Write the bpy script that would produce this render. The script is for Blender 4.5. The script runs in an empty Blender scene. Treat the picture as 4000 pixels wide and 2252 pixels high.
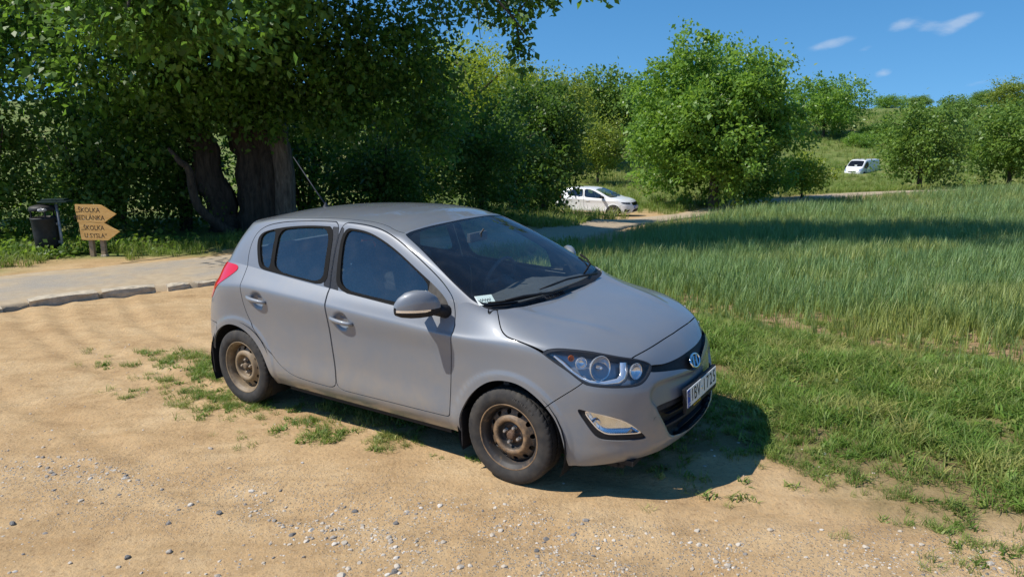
import bpy, bmesh, math, random
import numpy as np
from mathutils import Vector, Matrix, Euler

random.seed(7); np.random.seed(7)
SC = bpy.context.scene
COL = SC.collection
rad = math.radians

# ---------------------------------------------------------------- camera
cam_d = bpy.data.cameras.new('camera'); cam = bpy.data.objects.new('camera', cam_d); COL.objects.link(cam)
cam_d.sensor_width = 36.0; cam_d.lens = 2809.0/4000*36; cam_d.clip_start = .05; cam_d.clip_end = 3000
PITCH, ROLL, CAMZ = rad(-12.676), rad(-1.015), 2.115
_f = Vector((0, math.cos(PITCH), math.sin(PITCH))); _r = Vector((1, 0, 0)); _u = _r.cross(_f)
_r2 = math.cos(ROLL)*_r+math.sin(ROLL)*_u; _u2 = -math.sin(ROLL)*_r+math.cos(ROLL)*_u
cam.matrix_world = Matrix(((_r2.x, _u2.x, -_f.x, 0), (_r2.y, _u2.y, -_f.y, 0), (_r2.z, _u2.z, -_f.z, CAMZ), (0, 0, 0, 1)))
SC.camera = cam

# ---------------------------------------------------------------- sun and sky
SUN_EL = rad(53.0); SUN_AZ = rad(188.6)           # azimuth counter-clockwise from +x
sun_dir = Vector((math.cos(SUN_AZ)*math.cos(SUN_EL), math.sin(SUN_AZ)*math.cos(SUN_EL), math.sin(SUN_EL)))
sl = bpy.data.lights.new('sun', 'SUN'); sl.energy = 4.8; sl.angle = rad(.53); sl.color = (1.0, .95, .87)
so = bpy.data.objects.new('sun', sl); COL.objects.link(so); so.location = (-30, -10, 40)
so.rotation_euler = (-sun_dir).to_track_quat('-Z', 'Y').to_euler()

world = bpy.data.worlds.new('World'); SC.world = world; world.use_nodes = True
wn = world.node_tree.nodes; wl = world.node_tree.links; wn.clear()
wo = wn.new('ShaderNodeOutputWorld'); wb = wn.new('ShaderNodeBackground')
sky = wn.new('ShaderNodeTexSky'); sky.sky_type = 'NISHITA'; sky.sun_disc = False
sky.sun_elevation = SUN_EL; sky.sun_rotation = math.pi/2-SUN_AZ
sky.altitude = 300; sky.air_density = 1.0; sky.dust_density = .0; sky.ozone_density = 5.0
wb.inputs['Strength'].default_value = .105
wl.new(wb.outputs[0], wo.inputs[0])
def _wmath(op, a, b=None):
    n = wn.new('ShaderNodeMath'); n.operation = op
    for i, v in enumerate((a, b)):
        if v is None: continue
        if isinstance(v, (int, float)): n.inputs[i].default_value = v
        else: wl.new(v, n.inputs[i])
    return n.outputs[0]
# cloud puffs: azimuth from +y, elevation, half widths, strength
PUFFS = [(0.4816, 0.1079, 0.0207, 0.0085, 1.5), (0.5074, 0.1042, 0.0134, 0.0067, 1.2), (0.5294, 0.1008, 0.017, 0.0097, 1.4), (0.5477, 0.1103, 0.0182, 0.0073, 1.4), (0.4031, 0.0902, 0.0377, 0.0073, 1.4), (0.443, 0.0834, 0.0122, 0.0049, 1.0), (0.4646, 0.0546, 0.0122, 0.0073, 1.35), (0.5702, 0.0403, 0.0547, 0.0049, 0.9)]
# the air is clear: the blue runs almost evenly down to the tree tops
tc = wn.new('ShaderNodeTexCoord'); sep = wn.new('ShaderNodeSeparateXYZ'); wl.new(tc.outputs['Generated'], sep.inputs[0])
cmb = wn.new('ShaderNodeCombineXYZ'); wl.new(sep.outputs['X'], cmb.inputs[0]); wl.new(sep.outputs['Y'], cmb.inputs[1])
wl.new(_wmath('ADD', _wmath('MULTIPLY', _wmath('MAXIMUM', sep.outputs['Z'], 0.), .88), .18), cmb.inputs[2])
vn = wn.new('ShaderNodeVectorMath'); vn.operation = 'NORMALIZE'; wl.new(cmb.outputs[0], vn.inputs[0]); wl.new(vn.outputs[0], sky.inputs['Vector'])
hs = wn.new('ShaderNodeHueSaturation'); hs.inputs['Saturation'].default_value = 1.22; hs.inputs['Value'].default_value = 1.28; hs.inputs['Hue'].default_value = .494
wl.new(sky.outputs[0], hs.inputs['Color'])
# a few small fair weather clouds, and the low bank opposite that the side windows mirror
az = _wmath('ARCTAN2', sep.outputs['X'], sep.outputs['Y']); el = _wmath('ARCSINE', sep.outputs['Z'])
nz = wn.new('ShaderNodeTexNoise'); nz.inputs['Scale'].default_value = 26; nz.inputs['Detail'].default_value = 7; nz.inputs['Roughness'].default_value = .62
mp = wn.new('ShaderNodeMapping'); mp.inputs['Scale'].default_value = (1, 1, 2.6); wl.new(tc.outputs['Generated'], mp.inputs[0]); wl.new(mp.outputs[0], nz.inputs['Vector'])
fac = None
for (a0, e0, wa, we, st) in PUFFS:
    p_ = _wmath('POWER', _wmath('DIVIDE', _wmath('SUBTRACT', az, a0), wa), 2.0); q_ = _wmath('POWER', _wmath('DIVIDE', _wmath('SUBTRACT', _wmath('ADD', el, _wmath('MULTIPLY', _wmath('SUBTRACT', az, a0), -.22)), e0), we), 2.0)
    g_ = _wmath('MULTIPLY', _wmath('EXPONENT', _wmath('MULTIPLY', _wmath('ADD', p_, q_), -1.0)), st)
    fac = g_ if fac is None else _wmath('ADD', fac, g_)
mr = wn.new('ShaderNodeMapRange'); mr.interpolation_type = 'SMOOTHSTEP'; mr.inputs['From Min'].default_value = .36; mr.inputs['From Max'].default_value = 1.0
wl.new(_wmath('MULTIPLY', fac, _wmath('ADD', nz.outputs['Fac'], .1)), mr.inputs['Value'])
n2 = wn.new('ShaderNodeTexNoise'); n2.inputs['Scale'].default_value = 5; n2.inputs['Detail'].default_value = 6; wl.new(mp.outputs[0], n2.inputs['Vector'])
bk = wn.new('ShaderNodeMapRange'); bk.interpolation_type = 'SMOOTHSTEP'; bk.inputs['From Min'].default_value = .04; bk.inputs['From Max'].default_value = -.03
wl.new(_wmath('SUBTRACT', _wmath('SUBTRACT', el, .10), _wmath('MULTIPLY', _wmath('SUBTRACT', n2.outputs['Fac'], .5), .35)), bk.inputs['Value'])
hd = wn.new('ShaderNodeMapRange'); hd.inputs['From Min'].default_value = .1; hd.inputs['From Max'].default_value = -.2; wl.new(sep.outputs['Y'], hd.inputs['Value'])
bank = _wmath('MULTIPLY', _wmath('MULTIPLY', bk.outputs[0], hd.outputs[0]), .7)
mx = wn.new('ShaderNodeMix'); mx.data_type = 'RGBA'; mx.inputs['B'].default_value = (6.4, 6.8, 7.4, 1); wl.new(hs.outputs[0], mx.inputs['A'])
wl.new(_wmath('MAXIMUM', _wmath('MULTIPLY', mr.outputs[0], .36), bank), mx.inputs['Factor']); wl.new(mx.outputs['Result'], wb.inputs['Color'])

# ---------------------------------------------------------------- view
SC.render.engine = 'CYCLES'
SC.view_settings.view_transform = 'Standard'; SC.view_settings.look = 'None'
SC.view_settings.exposure = 0.18; SC.view_settings.gamma = 1.0; SC.view_settings.use_curve_mapping = False
SC.cycles.max_bounces = 6; SC.cycles.diffuse_bounces = 2; SC.cycles.glossy_bounces = 3; SC.cycles.transmission_bounces = 4; SC.cycles.transparent_max_bounces = 12; SC.cycles.caustics_reflective = False; SC.cycles.caustics_refractive = False
# ---------------------------------------------------------------- object helpers
def tag(o, label=None, cat=None, group=None, kind=None):
    if label: o['label'] = label
    if cat: o['category'] = cat
    if group: o['group'] = group
    if kind: o['kind'] = kind
    return o

def thing(name, loc=(0, 0, 0), rz=0., label=None, cat=None, group=None):
    o = bpy.data.objects.new(name, None); COL.objects.link(o); o.location = loc; o.rotation_euler = (0, 0, rz); o.empty_display_size = .1
    return tag(o, label, cat, group)

def mesh_np(name, V, F, smooth=True, attrs=None):
    """V (n,3), F: (m,3) or (m,4) int array or list of arrays of different widths"""
    V = np.ascontiguousarray(V, dtype=np.float32)
    Fs = F if isinstance(F, list) else [F]
    Fs = [np.asarray(f, dtype=np.int32) for f in Fs if len(f)]
    me = bpy.data.meshes.new(name)
    me.vertices.add(len(V)); me.vertices.foreach_set('co', V.ravel())
    if not Fs: return me
    li = np.concatenate([f.ravel() for f in Fs]).astype(np.int32)
    tot = np.concatenate([np.full(len(f), f.shape[1], np.int32) for f in Fs])
    st = np.concatenate([[0], np.cumsum(tot)[:-1]]).astype(np.int32)
    me.loops.add(len(li)); me.loops.foreach_set('vertex_index', li)
    me.polygons.add(len(tot)); me.polygons.foreach_set('loop_start', st)
    try: me.polygons.foreach_set('loop_total', tot)
    except Exception: pass
    if smooth is True: me.polygons.foreach_set('use_smooth', np.ones(len(tot), bool))
    elif smooth is not False: me.polygons.foreach_set('use_smooth', np.asarray(smooth, bool))
    if attrs:
        for k, v in attrs.items():
            a = me.attributes.new(k, 'FLOAT', 'POINT'); a.data.foreach_set('value', np.asarray(v, np.float32))
    me.update(calc_edges=True); me.validate()
    return me

def link(name, me, mat=None, parent=None, loc=None):
    o = bpy.data.objects.new(name, me); COL.objects.link(o)
    if mat is not None and not me.materials: me.materials.append(mat)
    if parent is not None: o.parent = parent
    if loc is not None: o.location = loc
    return o

class MB:
    """collects simple solids into one mesh"""
    def __init__(self): self.V = []; self.F = []; self.S = []; self.n = 0
    def add(self, V, F, smooth=False):
        V = [tuple(v) for v in V]
        self.V += V; self.F += [tuple(i+self.n for i in f) for f in F]; self.S += [smooth]*len(F); self.n += len(V); return self
    def box(self, c, s, rot=None, taper=None):
        x, y, z = s[0]/2, s[1]/2, s[2]/2
        P = [Vector((a*x, b*y, d*z)) for d in (-1, 1) for b in (-1, 1) for a in (-1, 1)]
        if taper:
            for q in P:
                if q.z > 0: q.x *= taper[0]; q.y *= taper[1]
        if rot is not None: P = [rot@q for q in P]
        P = [q+Vector(c) for q in P]
        return self.add(P, [(0, 2, 3, 1), (4, 5, 7, 6), (0, 1, 5, 4), (2, 6, 7, 3), (0, 4, 6, 2), (1, 3, 7, 5)])
    def tube(self, pts, rads, seg=8, cap=True, smooth=True):
        pts = [Vector(p) for p in pts]
        rads = [float(q) for q in rads] if hasattr(rads, "__len__") else [float(rads)]*len(pts)
        V = []; F = []; prev = None
        for i, p in enumerate(pts):
            t = (pts[min(i+1, len(pts)-1)]-pts[max(i-1, 0)]).normalized()
            a = prev if prev is not None else (Vector((0, 0, 1)) if abs(t.z) < .9 else Vector((1, 0, 0)))
            a = (a-t*a.dot(t)).normalized(); b = t.cross(a); prev = a
            for k in range(seg):
                w = 2*math.pi*k/seg
                V.append(p+rads[i]*(math.cos(w)*a+math.sin(w)*b))
        for i in range(len(pts)-1):
            for k in range(seg):
                k2 = (k+1) % seg
                F.append((i*seg+k, i*seg+k2, (i+1)*seg+k2, (i+1)*seg+k))
        self.add(V, F, smooth)
        if cap:
            n0 = self.n-len(V)
            self.F.append(tuple(range(n0+seg-1, n0-1, -1))); self.S.append(False)
            self.F.append(tuple(range(n0+(len(pts)-1)*seg, n0+len(pts)*seg))); self.S.append(False)
        return self
    def lathe(self, prof, axis='y', seg=32, c=(0, 0, 0), smooth=True, closed=False):
        V = []; F = []
        for k in range(seg):
            w = 2*math.pi*k/seg
            for r, h in prof:
                a, b = r*math.cos(w), r*math.sin(w)
                V.append({'y': (a, h, b), 'z': (a, b, h), 'x': (h, a, b)}[axis])
        n = len(prof)
        for k in range(seg):
            k2 = (k+1) % seg
            for j in range(n-1):
                F.append((k*n+j, k2*n+j, k2*n+j+1, k*n+j+1))
        V = [(v[0]+c[0], v[1]+c[1], v[2]+c[2]) for v in V]
        return self.add(V, F, smooth)
    def mesh(self, name):
        me = bpy.data.meshes.new(name); me.from_pydata([tuple(v) for v in self.V], [], self.F)
        me.polygons.foreach_set('use_smooth', self.S); me.update(); return me
    def build(self, name, mat, parent=None, loc=None): return link(name, self.mesh(name), mat, parent, loc)

def bevel(o, w=.004, seg=2):
    bm = bmesh.new(); bm.from_mesh(o.data)
    bmesh.ops.bevel(bm, geom=bm.edges[:], offset=w, segments=seg, affect='EDGES', profile=.6)
    bm.to_mesh(o.data); bm.free(); return o

def text_mesh(name, txt, size, mat, parent, M, depth=.001, align='CENTER', sx=1.0):
    cu = bpy.data.curves.new(name, 'FONT'); cu.body = txt; cu.size = size; cu.align_x = align; cu.align_y = 'CENTER'; cu.extrude = depth; cu.resolution_u = 3
    tmp = bpy.data.objects.new('tmp', cu); COL.objects.link(tmp)
    dg = bpy.context.evaluated_depsgraph_get(); me = bpy.data.meshes.new_from_object(tmp.evaluated_get(dg))
    bpy.data.objects.remove(tmp); me.name = name
    me.transform(Matrix.Diagonal((sx, 1, 1, 1))); me.transform(M)
    return link(name, me, mat, parent)

# ---------------------------------------------------------------- material helpers
def mat_new(name):
    m = bpy.data.materials.new(name); m.use_nodes = True
    nt = m.node_tree; b = nt.nodes['Principled BSDF']
    return m, nt, b
def pbr(name, col, rough=.6, metal=0., spec=.5, coat=0., noise=None, bump=None, trans=0., ior=1.45):
    """noise = (scale, amount) multiplies the colour; bump = (scale, strength, distance)"""
    m, nt, b = mat_new(name)
    b.inputs['Base Color'].default_value = (*col, 1); b.inputs['Roughness'].default_value = rough; b.inputs['Metallic'].default_value = metal
    b.inputs['Specular IOR Level'].default_value = spec; b.inputs['Coat Weight'].default_value = coat; b.inputs['Transmission Weight'].default_value = trans; b.inputs['IOR'].default_value = ior
    if noise or bump: tcn = nt.nodes.new('ShaderNodeTexCoord')
    if noise:
        n = nt.nodes.new('ShaderNodeTexNoise'); n.inputs['Scale'].default_value = noise[0]; n.inputs['Detail'].default_value = 6; nt.links.new(tcn.outputs['Object'], n.inputs['Vector'])
        r = nt.nodes.new('ShaderNodeMapRange'); r.inputs['From Min'].default_value = .3; r.inputs['From Max'].default_value = .7
        r.inputs['To Min'].default_value = 1-noise[1]; r.inputs['To Max'].default_value = 1+noise[1]; nt.links.new(n.outputs['Fac'], r.inputs['Value'])
        v = nt.nodes.new('ShaderNodeVectorMath'); v.operation = 'SCALE'; v.inputs[0].default_value = col; nt.links.new(r.outputs[0], v.inputs['Scale']); nt.links.new(v.outputs[0], b.inputs['Base Color'])
    if bump:
        n = nt.nodes.new('ShaderNodeTexNoise'); n.inputs['Scale'].default_value = bump[0]; n.inputs['Detail'].default_value = 8; nt.links.new(tcn.outputs['Object'], n.inputs['Vector'])
        bp = nt.nodes.new('ShaderNodeBump'); bp.inputs['Strength'].default_value = bump[1]; bp.inputs['Distance'].default_value = bump[2]; nt.links.new(n.outputs['Fac'], bp.inputs['Height']); nt.links.new(bp.outputs[0], b.inputs['Normal'])
    return m
def glass_mat(name, tint, ior=1.6, rough=.0, dirt=0.):
    m = bpy.data.materials.new(name); m.use_nodes = True; nt = m.node_tree; nt.nodes.clear()
    o = nt.nodes.new('ShaderNodeOutputMaterial'); t = nt.nodes.new('ShaderNodeBsdfTransparent'); t.inputs[0].default_value = (*tint, 1)
    g = nt.nodes.new('ShaderNodeBsdfGlossy'); g.inputs['Roughness'].default_value = rough; g.inputs['Color'].default_value = (.95, .97, 1, 1)
    fr = nt.nodes.new('ShaderNodeFresnel'); ge = nt.nodes.new('ShaderNodeNewGeometry'); io = nt.nodes.new('ShaderNodeMapRange'); io.inputs['To Min'].default_value = ior; io.inputs['To Max'].default_value = 1/ior; nt.links.new(ge.outputs['Backfacing'], io.inputs['Value']); nt.links.new(io.outputs[0], fr.inputs['IOR'])
    mx = nt.nodes.new('ShaderNodeMixShader'); nt.links.new(fr.outputs[0], mx.inputs[0]); nt.links.new(t.outputs[0], mx.inputs[1]); nt.links.new(g.outputs[0], mx.inputs[2])
    out = mx.outputs[0]
    if dirt > 0:
        d = nt.nodes.new('ShaderNodeBsdfDiffuse'); d.inputs[0].default_value = (.45, .44, .42, 1)
        tcn = nt.nodes.new('ShaderNodeTexCoord'); n = nt.nodes.new('ShaderNodeTexNoise'); n.inputs['Scale'].default_value = 9; n.inputs['Detail'].default_value = 9; nt.links.new(tcn.outputs['Object'], n.inputs['Vector'])
        r = nt.nodes.new('ShaderNodeMapRange'); r.inputs['From Min'].default_value = .45; r.inputs['From Max'].default_value = .75; r.inputs['To Min'].default_value = dirt*.4; r.inputs['To Max'].default_value = dirt; nt.links.new(n.outputs['Fac'], r.inputs['Value'])
        m2 = nt.nodes.new('ShaderNodeMixShader'); nt.links.new(r.outputs[0], m2.inputs[0]); nt.links.new(out, m2.inputs[1]); nt.links.new(d.outputs[0], m2.inputs[2]); out = m2.outputs[0]
    nt.links.new(out, o.inputs[0]); return m
M = {}
# ---------------------------------------------------------------- numeric surface helpers
def spline_mat(t, tq):
    """natural cubic spline weights: returns matrix W (len(tq) x len(t))"""
    t = np.asarray(t, float); n = len(t); h = np.diff(t)
    A = np.zeros((n, n)); B = np.zeros((n, n)); A[0, 0] = A[-1, -1] = 1
    for i in range(1, n-1):
        A[i, i-1] = h[i-1]; A[i, i] = 2*(h[i-1]+h[i]); A[i, i+1] = h[i]
        B[i, i-1] = 6/h[i-1]; B[i, i] = -6/h[i-1]-6/h[i]; B[i, i+1] = 6/h[i]
    M = np.linalg.solve(A, B)
    tq = np.asarray(tq, float)
    k = np.clip(np.searchsorted(t, tq, side='right')-1, 0, n-2)
    a = (t[k+1]-tq)/h[k]; b = 1-a
    W = np.zeros((len(tq), n)); r = np.arange(len(tq))
    W[r, k] += a; W[r, k+1] += b
    W += ((a**3-a)*h[k]**2/6)[:, None]*M[k] + ((b**3-b)*h[k]**2/6)[:, None]*M[k+1]
    return W

def dense_u(rings, per):
    """rings (R,C,3): columns run from the nose centre line to the tail centre line"""
    R = np.asarray(rings, float); mir = np.array([1, -1, 1])
    ext = np.concatenate([R[:, 3:0:-1]*mir, R, R[:, -2:-5:-1]*mir], 1)
    ch = np.linalg.norm(np.diff(ext, axis=1), axis=2).mean(0)**.75
    t = np.concatenate([[0], np.cumsum(ch)])
    C = R.shape[1]
    tq = []
    for j in range(C-1):
        tq += list(np.linspace(t[3+j], t[4+j], per[j], endpoint=False))
    tq.append(t[C+2])
    W = spline_mat(t, tq)
    ucol = np.interp(tq, t[3:3+C], np.arange(C))
    return np.einsum('qc,rcd->rqd', W, ext), ucol

def dense_v(D, per):
    """D (R,Q,3) -> (V,Q,3) spline through the rings, chord parametrised for each column"""
    R, Q, _ = D.shape
    out = np.zeros((sum(per)+1, Q, 3))
    vv = []
    for j in range(R-1): vv += list(j+np.arange(per[j])/per[j])
    vv.append(R-1); vv = np.array(vv)
    for q in range(Q):
        ch = np.linalg.norm(np.diff(D[:, q], axis=0), axis=1)**.6+1e-5
        t = np.concatenate([[0], np.cumsum(ch)])
        tq = np.interp(vv, np.arange(R), t)
        out[:, q] = spline_mat(t, tq)@D[:, q]
    return out, vv

def gsmooth(G, sig, axis):
    if sig <= 0: return G
    n = int(3*sig)+1; k = np.exp(-.5*(np.arange(-n, n+1)/sig)**2); k /= k.sum()
    G = np.moveaxis(G, axis, 0)
    P = np.concatenate([2*G[:1]-G[n:0:-1], G, 2*G[-1:]-G[-2:-n-2:-1]], 0)
    o = sum(k[i]*P[i:i+len(G)] for i in range(2*n+1))
    return np.moveaxis(o, 0, axis)

# ---------------------------------------------------------------- hatchback: control rings (x forward from the front axle, y half width, z up)
def hatch_rings():
    x_side = [-.70, -1.15, -1.60, -2.05, -2.45]
    def side(z, y): return [(x, yy, zz) for x, yy, zz in zip(x_side, y, z)]
    r = []
    r.append([(.860,0,.264),(.846,.23,.261),(.794,.44,.254),(.690,.612,.242),(.540,.742,.224),(.390,.795,.207),(.14,.80,.22),(-.30,.80,.235)]
             + side([.235]*5, [.80]*5) + [(-2.80,.785,.255),(-2.98,.70,.30),(-3.07,.42,.33),(-3.09,0,.335)])
    r.append([(.880,0,.302),(.864,.23,.298),(.807,.45,.290),(.702,.630,.279),(.552,.754,.264),(.392,.811,.252),(.14,.83,.26),(-.30,.832,.285)]
             + side([.285]*5, [.832]*5) + [(-2.82,.818,.30),(-3.01,.725,.345),(-3.085,.42,.37),(-3.105,0,.375)])
    r.append([(.888,0,.378),(.871,.23,.378),(.815,.452,.375),(.708,.638,.37),(.558,.762,.362),(.392,.818,.35),(.14,.842,.345),(-.30,.847,.345)]
             + side([.345]*5, [.847]*5) + [(-2.82,.832,.38),(-3.02,.735,.42),(-3.10,.42,.44),(-3.12,0,.445)])
    r.append([(.884,0,.503),(.866,.23,.503),(.806,.455,.512),(.702,.634,.514),(.556,.756,.517),(.390,.815,.512),(.14,.842,.50),(-.30,.842,.49)]
             + side([.48]*5, [.836]*5) + [(-2.82,.836,.50),(-3.02,.735,.53),(-3.11,.42,.55),(-3.13,0,.555)])
    r.append([(.853,0,.650),(.833,.23,.660),(.770,.472,.675),(.666,.640,.676),(.535,.748,.680),(.380,.808,.674),(.14,.840,.665),(-.30,.840,.65)]
             + side([.64]*5, [.832]*5) + [(-2.81,.834,.66),(-3.005,.73,.68),(-3.085,.42,.69),(-3.105,0,.69)])
    r.append([(.790,0,.755),(.775,.22,.754),(.727,.450,.762),(.600,.645,.785),(.475,.735,.796),(.350,.797,.794),(.12,.835,.784),(-.30,.842,.772)]
             + side([.775]*5, [.838]*5) + [(-2.79,.832,.80),(-2.965,.725,.81),(-3.04,.42,.82),(-3.06,0,.82)])
    r.append([(.680,0,.850),(.671,.26,.845),(.637,.525,.826),(.470,.668,.875),(.335,.748,.893),(.235,.803,.885),(.02,.835,.876),(-.30,.847,.867)]
             + side([.882,.905,.930,.950,.958], [.848]*5) + [(-2.75,.825,.945),(-2.90,.71,.935),(-2.995,.42,.93),(-3.02,0,.93)])
    r.append([(.440,0,.936),(.435,.25,.934),(.400,.487,.928),(.285,.622,.939),(.180,.706,.942),(.105,.766,.935),(-.07,.812,.916),(-.35,.834,.894)]
             + side([.908,.930,.955,.976,.986], [.836]*5) + [(-2.735,.808,.978),(-2.865,.705,.97),(-2.965,.42,.972),(-2.985,0,.972)])
    r.append([(.190,0,.986),(.188,.23,.985),(.160,.452,.978),(.095,.590,.981),(.025,.671,.985),(-.045,.723,.985),(-.18,.770,.982),(-.39,.805,.955)]
             + side([.952,.972,.998,1.022,1.043], [.812,.810,.803,.796,.788]) + [(-2.715,.765,1.05),(-2.835,.68,1.05),(-2.915,.42,1.057),(-2.935,0,1.057)])
    rB = [(-.03,0,1.022),(-.034,.23,1.022),(-.060,.45,1.026),(-.098,.60,1.031),(-.142,.685,1.037),(-.192,.733,1.045),(-.335,.750,1.075),(-.46,.782,1.01)] \
        + side([.993,1.013,1.038,1.070,1.104], [.785,.778,.767,.753,.738]) + [(-2.70,.715,1.12),(-2.80,.635,1.125),(-2.85,.42,1.133),(-2.87,0,1.137)]
    r.append(rB)
    rail = [(-.955,0,1.460),(-.960,.2,1.457),(-.973,.38,1.450),(-.985,.50,1.443),(-.995,.55,1.438),(-1.005,.579,1.434),(-1.06,.602,1.436),(-1.16,.604,1.457),
            (-1.29,.600,1.474),(-1.47,.595,1.486),(-1.72,.588,1.488),(-2.06,.578,1.474),(-2.38,.563,1.444),(-2.58,.545,1.412),(-2.66,.48,1.412),(-2.69,.3,1.418),(-2.70,0,1.422)]
    zc = lambda x: np.interp(x, [-2.72,-2.6,-2.4,-2.2,-2.0,-1.8,-1.6,-1.4,-1.2,-1.1,-.95], [1.42,1.448,1.484,1.507,1.520,1.528,1.531,1.527,1.512,1.496,1.460])
    return np.array(r), np.array(rB), np.array(rail), zc

PER_U = [10,14,16,14,14,16,18,14,20,28,30,30,28,20,14,16,12]
def hatch_surface():
    r, rB, rail, zc = hatch_rings()
    nu = PER_U[:len(rB)-1]
    D, uc = dense_u(r, nu)
    body, bv = dense_v(D, [3,4,9,11,9,9,16,16,14])
    body = gsmooth(body, 2.0, 1); body[:, 0, 1] = 0; body[:, -1, 1] = 0
    # wheel arch lips stand a little proud
    for cx in (0.012, -2.525):
        rr = np.hypot(body[..., 0]-cx, body[..., 2]-.295)
        w = np.clip((.425-rr)/.022, 0, 1)*np.clip((body[..., 1]-.6)/.1, 0, 1)
        w = w*w*(3-2*w)
        body[..., 1] += .009*w
    base = body[-1]
    L, _ = dense_u(np.array([rail, rail]), nu); L = L[0]
    nv = 34; f = np.linspace(0, 1, nv+1)
    gh = base[None]+(L-base)[None]*f[:, None, None]
    # bulge outwards, perpendicular to the base to rail line
    tan = np.gradient(.5*(base+L), axis=0); d = L-base
    nrm = np.cross(tan, d); nrm /= np.linalg.norm(nrm, axis=1)[:, None]+1e-9
    nrm *= np.sign((nrm*np.stack([base[:, 0]+1.4, base[:, 1]*2, base[:, 2]*0], 1)).sum(1)+1e-9)[:, None]
    bul = np.interp(uc, [0,4.5,6,8,12,13.5,16], [.020,.020,.012,.014,.012,.012,.018])
    gh += (np.sin(np.pi*f)[:, None]*bul[None])[..., None]*nrm[None]
    nr = 30; f2 = np.linspace(0, 1, nr+1)[1:]
    xc = np.interp(uc, [0,3,5,6,7,8,9,10,11,12,13,14,15,16], [-.955,-.985,-1.0,-1.06,-1.16,-1.29,-1.47,-1.72,-2.06,-2.38,-2.55,-2.63,-2.68,-2.70])
    cen = np.stack([xc, 0*xc, zc(xc)], 1)
    rf = L[None]+(cen-L)[None]*f2[:, None, None]
    xx = rf[..., 0]
    rf[..., 2] = L[None, :, 2]+(zc(xx)-L[None, :, 2])*(1-(1-f2)**2.3)[:, None]
    top = np.concatenate([gh, rf], 0)
    tv = np.concatenate([f, 1+f2])
    t2 = gsmooth(gsmooth(top, 1.6, 0), 1.5, 1); t2[0] = top[0]; t2[-1, :, 1] = 0
    t2[:, 0, 1] = 0; t2[:, -1, 1] = 0
    top = t2
    s = np.concatenate([[0], np.cumsum(np.linalg.norm(np.diff(body[body.shape[0]//3], axis=0), axis=1))])
    return body, top, uc, bv, tv, s
# ---------------------------------------------------------------- surface patches that can be cut along smooth outlines
def catmull(pts, n=6, closed=True):
    P = np.asarray(pts, float); m = len(P); out = []
    for i in range(m if closed else m-1):
        p0, p1, p2, p3 = (P[(i-1) % m], P[i], P[(i+1) % m], P[(i+2) % m]) if closed else (P[max(i-1, 0)], P[i], P[i+1], P[min(i+2, m-1)])
        for k in range(n):
            t = k/n
            out.append(.5*((2*p1)+(-p0+p2)*t+(2*p0-5*p1+4*p2-p3)*t*t+(-p0+3*p1-3*p2+p3)*t**3))
    if not closed: out.append(P[-1])
    return np.array(out)

def chaikin(pts, n=2):
    P = np.asarray(pts, float)
    for _ in range(n):
        Q = np.roll(P, -1, 0); P = np.stack([.75*P+.25*Q, .25*P+.75*Q], 1).reshape(-1, 2)
    return P

def sdf(poly, a, b):
    """signed distance (negative inside) of the points (a,b) to a closed polygon"""
    poly = np.asarray(poly, float); n = len(poly); q = np.stack([a, b], -1)
    d2 = np.full(len(q), 1e9); ins = np.zeros(len(q), bool)
    for i in range(n):
        p0 = poly[i]; p1 = poly[(i+1) % n]; e = p1-p0; w = q-p0
        L = (e*e).sum()
        if L < 1e-12: continue
        t = np.clip((w@e)/L, 0, 1); r = w-t[:, None]*e
        d2 = np.minimum(d2, (r*r).sum(1))
        c = ((p0[1] <= q[:, 1]) != (p1[1] <= q[:, 1]))
        if c.any():
            xi = p0[0]+(q[:, 1]-p0[1])/(p1[1]-p0[1]+1e-30)*e[0]
            ins ^= c & (q[:, 0] < xi)
    d = np.sqrt(d2); return np.where(ins, -d, d)

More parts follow.
